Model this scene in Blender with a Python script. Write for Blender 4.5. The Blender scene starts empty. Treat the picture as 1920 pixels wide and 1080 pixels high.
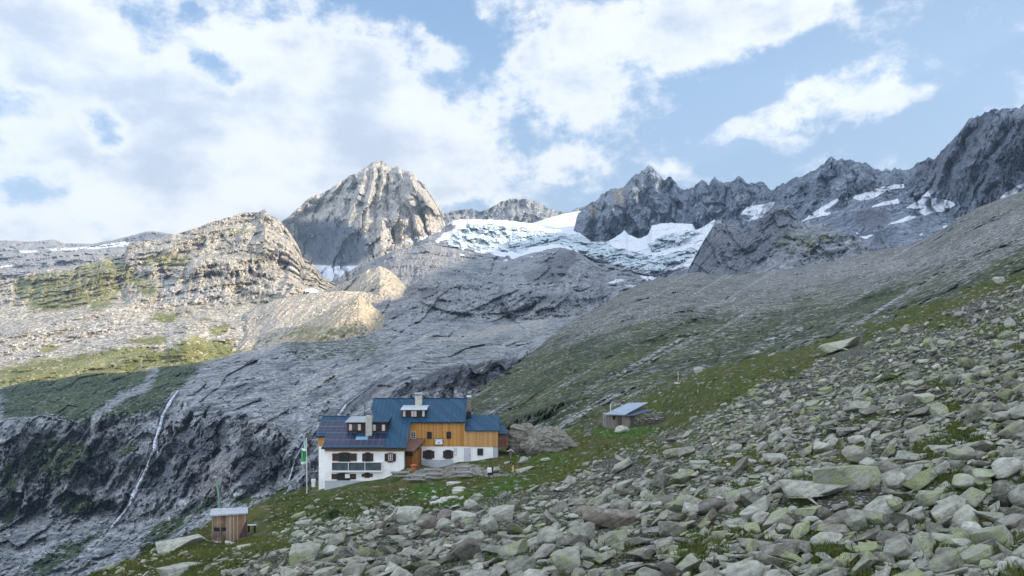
import bpy, bmesh, math, random
import numpy as np
from mathutils import Vector, Matrix

# ------------------------------------------------------------------ camera, sky, sun, exposure
SC = bpy.context.scene
F = 1450.0            # focal length in photograph pixels (photograph 1920 wide)
HZ = 600.0            # row of the horizon
cam_data = bpy.data.cameras.new('camera')
cam_data.sensor_width = 36.0
cam_data.lens = 36.0 * F / 1920.0
cam_data.shift_y = (HZ - 540.0) / 1920.0
cam_data.clip_start = 0.5
cam_data.clip_end = 30000.0
cam = bpy.data.objects.new('camera', cam_data)
SC.collection.objects.link(cam)
cam.rotation_euler = (math.radians(90), 0, 0)
SC.camera = cam

SUN_AZ = math.radians(25.0)      # degrees behind the picture plane, on the right
SUN_EL = math.radians(18.0)
SUN_DIR = np.array([math.cos(SUN_AZ) * math.cos(SUN_EL), -math.sin(SUN_AZ) * math.cos(SUN_EL), math.sin(SUN_EL)])

SC.view_settings.view_transform = 'Standard'
SC.view_settings.look = 'None'
SC.view_settings.gamma = 1.0
SC.view_settings.exposure = 1.35
SC.cycles.max_bounces = 5
SC.cycles.diffuse_bounces = 3
SC.cycles.glossy_bounces = 2
SC.cycles.transmission_bounces = 2
SC.cycles.volume_bounces = 0
SC.cycles.use_adaptive_sampling = True

world = bpy.data.worlds.new('World')
SC.world = world
world.use_nodes = True


class NT:
    """small helper to write node trees"""
    def __init__(self, tree):
        self.t = tree
        tree.nodes.clear()
    def n(self, typ, ins=None, **props):
        nd = self.t.nodes.new(typ)
        for k, v in props.items():
            setattr(nd, k, v)
        for k, v in (ins or {}).items():
            s = nd.inputs[k]
            if isinstance(v, bpy.types.NodeSocket):
                self.t.links.new(v, s)
            else:
                s.default_value = v
        return nd
    def math(self, op, a, b=None, c=None, clamp=False):
        ins = {0: a}
        if b is not None: ins[1] = b
        if c is not None: ins[2] = c
        return self.n('ShaderNodeMath', ins, operation=op, use_clamp=clamp).outputs[0]
    def mix(self, f, a, b, blend='MIX'):
        nd = self.n('ShaderNodeMix', None, data_type='RGBA', blend_type=blend, clamp_factor=True, clamp_result=False)
        for k, v in ((0, f), (6, a), (7, b)):
            s = nd.inputs[k]
            if isinstance(v, bpy.types.NodeSocket): self.t.links.new(v, s)
            elif k == 0: s.default_value = v
            else: s.default_value = (*v, 1.0) if len(v) == 3 else v
        return nd.outputs[2]
    def sstep(self, x, lo, hi, a=0.0, b=1.0):
        return self.n('ShaderNodeMapRange', {0: x, 1: lo, 2: hi, 3: a, 4: b}, interpolation_type='SMOOTHSTEP').outputs[0]
    def noise(self, vec, scale, detail=8, rough=0.6, dist=0.0, w=None):
        ins = {'Vector': vec, 'Scale': scale, 'Detail': detail, 'Roughness': rough, 'Distortion': dist}
        return self.n('ShaderNodeTexNoise', ins).outputs[0]
    def voronoi(self, vec, scale, feature='F1', out=0, rand=1.0):
        return self.n('ShaderNodeTexVoronoi', {'Vector': vec, 'Scale': scale, 'Randomness': rand}, feature=feature).outputs[out]
    def mapping(self, vec, scale=(1, 1, 1), rot=(0, 0, 0), loc=(0, 0, 0)):
        return self.n('ShaderNodeMapping', {'Vector': vec, 'Scale': scale, 'Rotation': rot, 'Location': loc}).outputs[0]
    def attr(self, name, typ='GEOMETRY'):
        nd = self.n('ShaderNodeAttribute', None, attribute_name=name, attribute_type=typ)
        return nd.outputs['Fac']


SKY_BOOST = 1.1
def build_world():
    w = NT(world.node_tree)
    sky = w.n('ShaderNodeTexSky', None, sky_type='NISHITA', sun_disc=False, sun_elevation=SUN_EL,
              sun_rotation=math.radians(90) + SUN_AZ, altitude=2400.0, air_density=1.0, dust_density=1.2, ozone_density=1.0)
    tc = w.n('ShaderNodeTexCoord').outputs['Generated']
    sep = w.n('ShaderNodeSeparateXYZ', {0: tc})
    x, y, z = sep.outputs[0], sep.outputs[1], sep.outputs[2]
    az = w.math('ARCTAN2', x, y)                     # 0 ahead, + to the right (radians)
    el = w.math('ARCSINE', z)
    p = w.n('ShaderNodeCombineXYZ', {0: az, 1: el, 2: 0.0}).outputs[0]
    warp = w.n('ShaderNodeTexNoise', {'Vector': tc, 'Scale': 7.0, 'Detail': 8.0, 'Roughness': 0.62})
    wv = w.n('ShaderNodeVectorMath', {0: warp.outputs[1], 1: (0.5, 0.5, 0.5)}, operation='SUBTRACT').outputs[0]
    wv = w.n('ShaderNodeVectorMath', {0: wv, 3: 0.11}, operation='SCALE').outputs[0]
    pw = w.n('ShaderNodeVectorMath', {0: p, 1: wv}, operation='ADD').outputs[0]
    # (px, py, rx, ry, angle, weight) of cloud banks (+) and gaps (-), as directions in the sky
    blobs = [
        (120, 60, 330, 170, 0, 1.0), (420, 260, 420, 200, 10, .9), (100, 400, 420, 120, 0, .8), (560, 200, 380, 180, -20, .8),
        (640, 330, 260, 130, -20, .7), (780, 130, 130, 100, 0, .6), (900, 290, 200, 90, 15, .75), (1050, 110, 130, 110, 25, 1.0),
        (1120, 205, 130, 60, 5, .8), (1330, 55, 190, 80, -18, .92), (1480, 15, 120, 40, -10, .8), (1200, 20, 160, 60, 0, .5),
        (1480, 212, 160, 22, -20, .92), (1630, 196, 105, 20, -8, .75), (1070, 305, 90, 28, 10, .6), (1480, 262, 45, 16, 0, .5),
        (860, 365, 60, 18, 0, .4), (1290, 335, 70, 20, 10, .35), (1310, 178, 70, 16, -10, .35),
        (120, 200, 160, 55, 5, -.95), (80, 340, 95, 36, -15, -.85), (330, 95, 140, 75, 25, -1.0), (420, 135, 60, 30, 30, -.9),
        (370, 25, 30, 28, 0, -.7), (205, 235, 30, 45, 20, -.6), (515, 318, 26, 14, 0, -.7), (800, 160, 105, 55, 15, -1.1),
        (740, 10, 120, 40, 10, -.9), (860, 50, 80, 55, 20, -.8), (575, 240, 25, 22, 0, -.5), (640, 270, 60, 25, 10, -.4),
        (1000, 260, 60, 60, 0, -.5), (1230, 190, 110, 60, 10, -.5), (700, 60, 60, 30, 0, -.4), (895, 130, 30, 60, 15, -.5),
    ]
    tot = None
    for (bx, by, rx, ry, ang, wt) in blobs:
        a0 = math.atan((bx - 960) / F)
        e0 = math.atan((HZ - by) / F * math.cos(a0))
        k = 1.0 / F
        sub = w.n('ShaderNodeVectorMath', {0: pw, 1: (a0, e0, 0)}, operation='SUBTRACT').outputs[0]
        m = w.n('ShaderNodeMapping', {'Vector': sub, 'Rotation': (0, 0, math.radians(ang)), 'Scale': (1 / (rx * k), 1 / (ry * k), 1)}, vector_type='POINT')
        # rotate first, then scale
        r = w.n('ShaderNodeVectorRotate', {'Vector': sub, 'Angle': math.radians(ang)}, rotation_type='Z_AXIS').outputs[0]
        m.inputs['Rotation'].default_value = (0, 0, 0)
        w.t.links.new(r, m.inputs['Vector'])
        ln = w.n('ShaderNodeVectorMath', {0: m.outputs[0]}, operation='LENGTH').outputs['Value']
        v = w.sstep(ln, 1.45, 0.2, 0.0, wt)
        tot = v if tot is None else w.math('ADD', tot, v)
    pn = w.mapping(p, (1.0, 1.5, 1.0))
    n1 = w.noise(pn, 8.0, 14, 0.66, 0.0)
    n2 = w.noise(w.mapping(p, (1, 1.3, 1), loc=(3.1, 1.7, 0)), 22.0, 10, 0.66, 0.0)
    # over the rest of the sky (behind the camera) a broken cover of the same clouds
    back = w.sstep(w.math('ABSOLUTE', az), 0.75, 1.3, 0.0, 0.55)
    high = w.sstep(el, 0.45, 0.75, 0.0, 0.45)
    tot = w.math('ADD', tot, w.math('MAXIMUM', back, high))
    c = w.math('ADD', tot, w.math('MULTIPLY', w.math('SUBTRACT', n1, 0.5), 2.6))
    c = w.math('ADD', c, w.math('MULTIPLY', w.math('SUBTRACT', n2, 0.5), 2.0))
    alpha = w.sstep(c, 0.02, 0.88)
    thick = w.sstep(c, 0.55, 1.5)
    n3 = w.noise(w.mapping(p, (1, 1.6, 1), loc=(7.0, 2.0, 0)), 6.5, 10, 0.6, 0.0)
    body = w.sstep(n3, 0.38, 0.62)
    white = (10.8, 10.7, 10.6)
    grey = (6.2, 6.8, 7.7)
    cl = w.mix(w.math('MULTIPLY', thick, body), white, grey)
    # thin haze brightens the low sky (the air itself, all round)
    low = w.sstep(el, 0.0, 0.45, 0.8, 0.62)
    pale = w.mix(w.sstep(el, 0.05, 0.42), (5.0, 6.5, 8.2), (2.5, 4.7, 8.0))
    pale = w.mix(w.sstep(az, 0.0, 0.65, 0.0, 0.55), pale, (5.2, 6.7, 8.3))
    base = w.mix(low, sky.outputs[0], pale)
    col = w.mix(w.math('MULTIPLY', alpha, 0.93), base, cl)
    # added brightness overhead and all round out of view, to lift the shaded ground
    bo = w.math('MAXIMUM', w.sstep(w.math('ABSOLUTE', az), 0.85, 1.6, 0.0, 1.0), w.sstep(el, 0.5, 0.9, 0.0, 1.0))
    bo = w.math('ADD', 1.0, w.math('MULTIPLY', bo, SKY_BOOST))
    tint = w.mix(w.sstep(bo, 1.0, 1.4), (1, 1, 1), (.99, 1.0, 1.02))
    col = w.mix(1.0, w.n('ShaderNodeVectorMath', {0: col, 3: bo}, operation='SCALE').outputs[0], tint, 'MULTIPLY')
    bg = w.n('ShaderNodeBackground', {'Color': col, 'Strength': 0.0395})
    out = w.n('ShaderNodeOutputWorld', {'Surface': bg.outputs[0]})


build_world()

sun_data = bpy.data.lights.new('sun', 'SUN')
sun_data.energy = 4.3
sun_data.angle = math.radians(0.5)
sun_data.color = (1.0, 0.84, 0.64)
sun = bpy.data.objects.new('sun', sun_data)
SC.collection.objects.link(sun)
sun.rotation_euler = Vector(tuple(SUN_DIR)).to_track_quat('Z', 'Y').to_euler()

# ------------------------------------------------------------------ helpers: tags, meshes, noise
def tag(o, label=None, cat=None, group=None, kind=None):
    if label: o['label'] = label
    if cat: o['category'] = cat
    if group: o['group'] = group
    if kind: o['kind'] = kind
    return o

def empty(name, loc, rz=0.0):
    o = bpy.data.objects.new(name, None)
    SC.collection.objects.link(o)
    o.location = loc
    o.rotation_euler = (0, 0, rz)
    return o

def mesh_np(name, V, faces, mat=None, smooth=False, attrs=None, parent=None, link=True):
    """V (n,3); faces: list of int arrays, each (m,3) or (m,4)"""
    me = bpy.data.meshes.new(name)
    V = np.asarray(V, dtype=np.float32)
    fl = [np.asarray(f, dtype=np.int32) for f in (faces if isinstance(faces, list) else [faces]) if len(f)]
    loops = np.concatenate([f.ravel() for f in fl])
    tot = np.concatenate([np.full(len(f), f.shape[1], dtype=np.int32) for f in fl])
    start = np.concatenate([[0], np.cumsum(tot)[:-1]]).astype(np.int32)
    me.vertices.add(len(V)); me.vertices.foreach_set('co', V.ravel())
    me.loops.add(len(loops)); me.loops.foreach_set('vertex_index', loops)
    me.polygons.add(len(tot)); me.polygons.foreach_set('loop_start', start)
    me.polygons.foreach_set('use_smooth', np.full(len(tot), smooth, dtype=bool))
    me.update(calc_edges=True)
    for k, a in (attrs or {}).items():
        at = me.attributes.new(k, 'FLOAT', 'POINT')
        at.data.foreach_set('value', np.asarray(a, dtype=np.float32).ravel())
    if mat: me.materials.append(mat)
    o = bpy.data.objects.new(name, me)
    if link: SC.collection.objects.link(o)
    if parent: o.parent = parent
    return o

_rs = np.random.RandomState(7)
_perm = np.concatenate([_rs.permutation(256)] * 3).astype(np.int64)
_grad = _rs.normal(size=(256, 3)); _grad /= np.linalg.norm(_grad, axis=1, keepdims=True)

def perlin(x, y, z=0.0, seed=0):
    x = np.asarray(x, dtype=np.float64) + seed * 17.13
    y = np.asarray(y, dtype=np.float64) + seed * 5.71
    z = np.broadcast_to(np.asarray(z, dtype=np.float64), x.shape) + seed * 3.37
    xi = np.floor(x).astype(np.int64); yi = np.floor(y).astype(np.int64); zi = np.floor(z).astype(np.int64)
    xf = x - xi; yf = y - yi; zf = z - zi
    u = xf ** 3 * (xf * (xf * 6 - 15) + 10); v = yf ** 3 * (yf * (yf * 6 - 15) + 10); w = zf ** 3 * (zf * (zf * 6 - 15) + 10)
    xi &= 255; yi &= 255; zi &= 255
    r = 0.0
    for dx in (0, 1):
        for dy in (0, 1):
            for dz in (0, 1):
                h = _perm[_perm[_perm[xi + dx] + yi + dy] + zi + dz]
                g = _grad[h]
                d = g[..., 0] * (xf - dx) + g[..., 1] * (yf - dy) + g[..., 2] * (zf - dz)
                r = r + d * (u if dx else 1 - u) * (v if dy else 1 - v) * (w if dz else 1 - w)
    return r * 1.6

def fbm(x, y, z=0.0, octv=6, gain=0.5, lac=2.03, seed=0, ridged=False):
    a, s, tot = 1.0, 0.0, 0.0
    f = 1.0
    for i in range(octv):
        n = perlin(np.asarray(x) * f, np.asarray(y) * f, np.asarray(z) * f, seed + i)
        if ridged: n = 1 - 2 * np.abs(n)
        s = s + a * n; tot += a
        a *= gain; f *= lac
    return s / tot

def facet(u, v, seed=0):
    """broken plates: every cell of an irregular net is a plane of its own tilt and height (about -1..1)"""
    u = np.asarray(u, dtype=np.float64) + seed * 7.31; v = np.asarray(v, dtype=np.float64) + seed * 3.77
    ui = np.floor(u).astype(np.int64); vi = np.floor(v).astype(np.int64)
    best = np.full(u.shape, 1e9); val = np.zeros(u.shape)
    for du in (-1, 0, 1):
        for dv in (-1, 0, 1):
            h = _perm[_perm[(ui + du) & 255] + ((vi + dv) & 255)]
            h2 = _perm[h + 101]; h3 = _perm[h + 57]
            a = u - (ui + du + .1 + .8 * h / 255.0); b = v - (vi + dv + .1 + .8 * h2 / 255.0)
            d = a * a + b * b + .12 * h3 / 255.0
            m = d < best
            g = _grad[h3]
            best = np.where(m, d, best); val = np.where(m, (h3 / 255.0 - .5) * .9 + g[..., 0] * 1.1 * a + g[..., 1] * 1.1 * b, val)
    return val

def plates(PX, PY, P, sizes, amp=.5, squash=1.0, slant=0.0, seed=0, warp=.35):
    """fractured relief in metres, plate sizes in picture pixels"""
    mpp = P[..., 1] / F
    r = 0.0
    for k, s in enumerate(sizes):
        wu = warp * perlin(PX / s, PY / s, 1.7, seed + k); wv = warp * perlin(PX / s, PY / s, 8.3, seed + k)
        r = r + s * mpp * amp * facet((PX + slant * PY) / s + wu, PY / (s * squash) + wv, seed + k * 3)
    return r

def interp(pts, x):
    p = np.asarray(pts, dtype=float)
    return np.interp(x, p[:, 0], p[:, 1])

def smoothstep(x, a, b):
    t = np.clip((x - a) / (b - a), 0, 1)
    return t * t * (3 - 2 * t)

def poly_sd(px, py, pts):
    """signed distance in pixels, positive inside"""
    P = np.asarray(pts, dtype=float)
    d = np.full(np.shape(px), 1e9); inside = np.zeros(np.shape(px), dtype=bool)
    n = len(P)
    for i in range(n):
        ax, ay = P[i]; bx, by = P[(i + 1) % n]
        ex, ey = bx - ax, by - ay
        t = np.clip(((px - ax) * ex + (py - ay) * ey) / (ex * ex + ey * ey + 1e-9), 0, 1)
        d = np.minimum(d, np.hypot(px - ax - t * ex, py - ay - t * ey))
        c = ((ay > py) != (by > py))
        with np.errstate(divide='ignore', invalid='ignore'):
            xi = (bx - ax) * (py - ay) / ((by - ay) if by != ay else 1e-9) + ax
        inside ^= c & (px < xi)
    return np.where(inside, d, -d)

def zc(pts, ox, oy, s):
    return [(ox + x * s, oy + y * s) for x, y in pts]

def world_pt(px, py, d):
    return np.stack([(px - 960.0) / F * d, d * np.ones_like(px), (HZ - py) / F * d], axis=-1)

# ------------------------------------------------------------------ terrain materials
def terrain_mat(name, S, rock=((.20, .20, .21), (.36, .35, .34)), dark=(.07, .075, .09), grass=((.045, .065, .018), (.11, .12, .04)),
                warm=(.42, .36, .27), debris=(.40, .39, .37), ice=(.42, .62, .72), strata=(0, 0, 0), squash=(1, 1, 1), speck=0.35, bump=1.0,
                crack=0.35, grassamp=1.0):
    """S = metres per finest visible feature"""
    m = bpy.data.materials.new(name); m.use_nodes = True
    w = NT(m.node_tree)
    pos = w.n('ShaderNodeTexCoord').outputs['Object']
    st = w.mapping(w.mapping(pos, rot=strata), scale=squash)
    nb = w.noise(pos, 1 / (55 * S), 6, 0.55)
    nm = w.noise(st, 1 / (12 * S), 9, 0.68)
    nf = w.noise(st, 1 / (2.6 * S), 6, 0.72)
    ng = w.noise(pos, 1 / (9 * S), 9, 0.65)
    v1 = w.n('ShaderNodeTexVoronoi', {'Vector': pos, 'Scale': 1 / (2.2 * S)}, feature='F1')
    v2 = w.voronoi(st, 1 / (7 * S), 'DISTANCE_TO_EDGE')
    cellr = w.n('ShaderNodeSeparateColor', {0: v1.outputs['Color']}).outputs[0]
    f = w.math('ADD', w.math('MULTIPLY', w.math('SUBTRACT', nm, 0.5), 3.4), w.math('MULTIPLY', w.math('SUBTRACT', nb, 0.5), 1.8))
    f = w.math('ADD', w.math('ADD', f, w.math('MULTIPLY', w.math('SUBTRACT', nf, 0.5), 2.2)), 0.5, clamp=True)
    col = w.mix(f, rock[0], rock[1])
    # lichen / stain streaks of another hue
    col = w.mix(w.sstep(nb, 0.5, 0.7, 0, 0.35), col, (rock[0][0] * 1.05, rock[0][1] * .93, rock[0][2] * .82))
    wa = w.attr('warm')
    col = w.mix(w.math('MULTIPLY', wa, w.sstep(nm, 0.25, 0.7, 0.6, 1.0)), col, w.mix(f, tuple(c * .72 for c in warm), warm))
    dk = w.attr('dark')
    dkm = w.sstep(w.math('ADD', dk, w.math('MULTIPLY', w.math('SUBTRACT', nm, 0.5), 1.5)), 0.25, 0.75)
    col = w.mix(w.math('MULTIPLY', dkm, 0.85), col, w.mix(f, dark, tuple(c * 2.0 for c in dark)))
    db = w.attr('debris')
    dbm = w.sstep(w.math('ADD', db, w.math('MULTIPLY', w.math('SUBTRACT', ng, 0.5), 1.3)), 0.4, 0.6)
    col = w.mix(dbm, col, w.mix(cellr, tuple(c * .62 for c in debris), debris))
    # single stones lighter and darker
    sp = w.sstep(cellr, 0.1, 0.9, 1 - speck, 1 + speck * .8)
    spc = w.n('ShaderNodeCombineColor', {0: sp, 1: sp, 2: sp}).outputs[0]
    col = w.mix(1.0, col, spc, 'MULTIPLY')
    cr = w.sstep(v2, 0.0, 0.10, 1 - crack, 1.0)
    col = w.mix(1.0, col, w.n('ShaderNodeCombineColor', {0: cr, 1: cr, 2: cr}).outputs[0], 'MULTIPLY')
    # turf between the rocks
    g = w.attr('grass')
    gm = w.sstep(w.math('ADD', g, w.math('MULTIPLY', w.math('SUBTRACT', ng, 0.5), 2.2 * grassamp)), 0.42, 0.60)
    gc = w.mix(w.sstep(w.math('ADD', nf, w.math('MULTIPLY', w.math('SUBTRACT', nb, 0.5), 1.2)), 0.3, 0.75), grass[0], grass[1])
    col = w.mix(w.math('MULTIPLY', gm, w.sstep(cellr, 0.80, 0.9, 1.0, 0.45)), col, gc)
    ic = w.attr('ice')
    icm = w.sstep(w.math('ADD', ic, w.math('MULTIPLY', w.math('SUBTRACT', nm, 0.5), 1.1)), 0.42, 0.55)
    icc = w.mix(w.sstep(w.math('ADD', nf, w.math('MULTIPLY', nm, 0.6)), 0.6, 0.95), ice, (.58, .65, .70))
    icc = w.mix(w.sstep(nf, 0.36, 0.46, 0.75, 0.0), icc, (.20, .26, .30))
    col = w.mix(icm, col, icc)
    sn = w.attr('snow')
    snm = w.sstep(w.math('ADD', sn, w.math('MULTIPLY', w.math('SUBTRACT', nm, 0.5), 1.1)), 0.40, 0.60)
    col = w.mix(snm, col, w.mix(w.sstep(nf, .3, .7), (.47, .51, .57), (.66, .69, .73)))
    h = w.math('ADD', w.math('MULTIPLY', nm, 2.6 * S), w.math('MULTIPLY', nf, 1.1 * S))
    h = w.math('ADD', h, w.math('MULTIPLY', v1.outputs['Distance'], -0.35 * S))
    h = w.math('ADD', h, w.math('MULTIPLY', w.sstep(v2, 0, 0.1), 0.5 * S))
    bst = w.sstep(snm, 0.0, 1.0, 1.0 * bump, 0.15)
    bp = w.n('ShaderNodeBump', {'Height': h, 'Distance': 1.0, 'Strength': bst})
    bs = w.n('ShaderNodeBsdfPrincipled', {'Base Color': col, 'Roughness': 0.93, 'Normal': bp.outputs[0]})
    bs.inputs['Specular IOR Level'].default_value = 0.2
    w.n('ShaderNodeOutputMaterial', {'Surface': bs.outputs[0]})
    return m

# ------------------------------------------------------------------ landform sheets
STEP = 2.2
ATTRS = ('grass', 'snow', 'ice', 'dark', 'warm', 'debris')

def relief(name, x0, x1, curves, mat, rel=None, paint=None, step=STEP, jag=(0, 20), kind='structure', label=None, top_keep=0.0,
           skirt=(0.02, 0.12, 0.25), smooth_rows=6, vstep=None, flat=True):
    """A landform as one sheet of ground with its own distance from the camera in metres.
    curves: top -> bottom, each (row polyline, distance polyline)."""
    xs = np.arange(x0, x1 + step, step)
    ys = [interp(c[0], xs) for c in curves]
    iv = [1.0 / interp(c[1], xs) for c in curves]
    if jag[0]:
        if len(jag) > 2: ys[0] = ys[0] - jag[2] * (fbm(xs / 17, xs * 0 + 1.3, octv=4, gain=.6, ridged=True, seed=44) - .25)
        ys[0] = ys[0] + jag[0] * fbm(xs / jag[1], xs * 0 + .3, seed=len(name), octv=6, gain=0.62)
    rowsY, rowsI = [], []
    for k in range(len(curves) - 1):
        hgt = np.max(np.abs(ys[k + 1] - ys[k]))
        n = max(2, int(np.percentile(ys[k + 1] - ys[k], 85) / (vstep or step)))
        for j in range(n):
            t = j / n
            rowsY.append(ys[k] * (1 - t) + ys[k + 1] * t)
            rowsI.append(iv[k] * (1 - t) + iv[k + 1] * t)
    rowsY.append(ys[-1]); rowsI.append(iv[-1])
    PY = np.array(rowsY); PI = np.array(rowsI)
    for _ in range(smooth_rows * 4):
        PI[1:-1] = 0.25 * PI[:-2] + 0.5 * PI[1:-1] + 0.25 * PI[2:]
    PX = np.broadcast_to(xs, PY.shape).copy()
    D = 1.0 / PI
    P = world_pt(PX, PY, D)
    if rel is not None:
        dd = rel(PX, PY, P)
        if top_keep:
            depth = PY - PY[0][None, :]
            dd = dd * (top_keep + (1 - top_keep) * smoothstep(depth, 0, 25))
        D = D + dd
        P = world_pt(PX, PY, D)
    nr, nc = PY.shape
    A = {a: np.zeros((nr, nc)) for a in ATTRS}
    if paint: paint(A, PX, PY, P)
    # the far side falls away behind the crest
    top = P[0]
    ray = top.copy(); ray[:, 2] = 0
    back = []
    for (fd, dz) in ((skirt[0], 0.01), (skirt[1], 0.35), (skirt[2], 1.0)):
        q = top + ray * fd
        q[:, 2] = top[:, 2] - dz * skirt[2] * D[0] * 0.5
        back.append(q)
    V = np.concatenate([np.array(back[::-1]), P], axis=0)
    for a in A: A[a] = np.concatenate([np.repeat(A[a][:1], 3, axis=0), A[a]], axis=0)
    R = nr + 3
    idx = np.arange(R * nc).reshape(R, nc)
    fq = np.stack([idx[1:, :-1], idx[1:, 1:], idx[:-1, 1:], idx[:-1, :-1]], axis=-1).reshape(-1, 4)
    o = mesh_np(name, V.reshape(-1, 3), fq, mat, smooth=not flat, attrs={a: A[a] for a in A if A[a].any()})
    tag(o, label=label, kind=kind)
    return o, PX, PY, D

def brush(A, key, PX, PY, polys, soft=6.0, val=1.0, warp=5.0, wl=30.0, seed=0):
    wx = PX + warp * fbm(PX / wl, PY / wl, seed=seed, octv=4)
    wy = PY + warp * .6 * fbm(PX / wl, PY / wl, 5.5, seed=seed + 3, octv=4)
    for pl in polys:
        P = np.asarray(pl)
        x0, y0 = P.min(0) - soft - warp * 2; x1, y1 = P.max(0) + soft + warp * 2
        sel = (PX > x0) & (PX < x1) & (PY > y0) & (PY < y1)
        if not sel.any(): continue
        sd = poly_sd(wx[sel], wy[sel], pl)
        v = smoothstep(sd, -soft, soft) * abs(val)
        A[key][sel] = np.maximum(A[key][sel], v) if val > 0 else A[key][sel] * (1 - v)

# --- materials, one per landform scale
M_far = terrain_mat('far_rock', 3.2, rock=((.17, .18, .20), (.36, .36, .37)), squash=(1, 1, .45), speck=.25, grass=((.10, .11, .05), (.16, .16, .08)))
M_peak = terrain_mat('peak_rock', 2.6, rock=((.15, .155, .16), (.54, .53, .51)), squash=(1, 1, .35), strata=(0, .3, 0), speck=.2, dark=(.035, .05, .075))  # dark: colour of the shade painted on the peak's faces
M_range = terrain_mat('range_rock', 2.2, rock=((.06, .077, .105), (.28, .325, .385)), squash=(1, 1, .33), strata=(0, -.25, 0), speck=.25, dark=(.07, .075, .09))  # rock tinted bluer than its own colour, to carry blue shade
M_ice = terrain_mat('glacier_ice', 2.0, rock=((.075, .085, .10), (.34, .355, .385)), speck=.15, ice=(.33, .42, .47))
M_left = terrain_mat('meadow_rock', 1.5, rock=((.16, .155, .14), (.50, .48, .44)), squash=(1, 1, .6), grass=((.11, .12, .035), (.22, .215, .085)), speck=.45,
                     warm=(.46, .40, .30))
M_slab = terrain_mat('slab_rock', 0.95, rock=((.095, .104, .116), (.39, .41, .43)), warm=(.26, .235, .225), strata=(0, .52, .3), squash=(.55, 1, 1.3), dark=(.045, .05, .06), speck=.3,
                     grass=((.020, .036, .012), (.050, .072, .020)), crack=.4)
M_mor = terrain_mat('moraine_gravel', 1.1, rock=((.30, .29, .27), (.42, .40, .37)), squash=(1, 1, .3), speck=.3, grass=((.13, .13, .05), (.22, .2, .09)),
                    warm=(.50, .41, .27))
M_mid = terrain_mat('slope_rock', 0.55, rock=((.075, .08, .078), (.27, .275, .265)), strata=(0, .45, 0), squash=(.75, .9, 1.15), grass=((.026, .040, .014), (.070, .080, .030)),
                    speck=.6, dark=(.05, .055, .065), debris=(.33, .335, .34))

# --- far plateau on the left, with old snow
z6 = lambda p: zc(p, 0, 370, 1 / 3.0)
z4 = lambda p: zc(p, 480, 270, 1 / 3.0)
z5 = lambda p: zc(p, 1060, 180, 860 / 1920.0)
z3 = lambda p: zc(p, 780, 380, 600 / 1920.0)
z7 = lambda p: zc(p, 0, 680, 400 / 1080.0)
z9 = lambda p: zc(p, 640, 540, 1 / 3.0)

def craggy(P, L, amp, octv=7, zs=1.0, seed=0, gain=.5):
    return amp * fbm(P[..., 0] / L, P[..., 1] / L, P[..., 2] * zs / L, octv=octv, gain=gain, seed=seed)

def rel_far(PX, PY, P):
    return craggy(P, 300, 260, seed=2) + plates(PX, PY, P, (26, 11, 5), 1.6, .45, seed=3)

def paint_far(A, PX, PY, P):
    brush(A, 'snow', PX, PY, [z6([(240, 288), (420, 285), (560, 268), (700, 252), (735, 258), (720, 276), (500, 290), (420, 300), (300, 300)]),
                              z6([(100, 300), (200, 298), (215, 308), (120, 312)]), z6([(0, 325), (40, 330), (20, 335)]),
                              z6([(880, 250), (925, 245), (900, 262)]), z6([(0, 392), (60, 380), (70, 390), (0, 400)])], 2, warp=4, wl=40)
    brush(A, 'dark', PX, PY, [z6([(370, 262), (520, 262), (640, 240), (740, 215), (820, 192), (1000, 200), (900, 240), (700, 250), (560, 268), (420, 280), (380, 280)])], 6, .6)
    A['warm'][:] = .3

relief('far_ridge', -200, 470, [
    ([(-200, 462), (0, 451), (60, 453), (100, 449), (123, 457), (173, 457), (213, 450), (247, 442), (273, 434), (300, 435), (327, 439), (470, 450)], [(0, 4700)]),
    ([(-200, 495), (0, 488), (250, 470), (470, 480)], [(0, 3500)]),
    ([(-200, 560), (470, 560)], [(0, 2300)])], M_far, rel_far, paint_far, jag=(3, 30))

# --- small rocky ridge between the two peaks
def rel_small(PX, PY, P):
    return craggy(P, 160, 150, zs=.4, seed=5) + 90 * fbm(PX / 22 + (PY - 370) / 60, PY / 90, octv=5, ridged=True, seed=11) + plates(PX, PY, P, (14, 6), .9, 1.8, seed=9)
relief('far_peak', 800, 1135, [
    ([(800, 400), (830, 398), (867, 393), (883, 391), (900, 397), (920, 390), (940, 378), (960, 372), (987, 373), (1007, 378), (1027, 390), (1060, 398),
      (1072, 396), (1082, 390), (1097, 387), (1109, 380), (1135, 376)], [(0, 4300)]),
    ([(800, 450), (1135, 450)], [(0, 3900)])], M_range, rel_small, lambda A, PX, PY, P: A['warm'].__iadd__(.35), jag=(4, 14))

# --- snow saddle
relief('snowfield', 980, 1125, [
    ([(980, 423), (1000, 418), (1030, 408), (1060, 400), (1100, 394), (1125, 388)], [(0, 3450)]),
    ([(980, 470), (1125, 470)], [(0, 2950)])], M_ice, lambda PX, PY, P: craggy(P, 200, 40, seed=8), lambda A, PX, PY, P: A['snow'].__iadd__(1.0), jag=(.8, 40))

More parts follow.
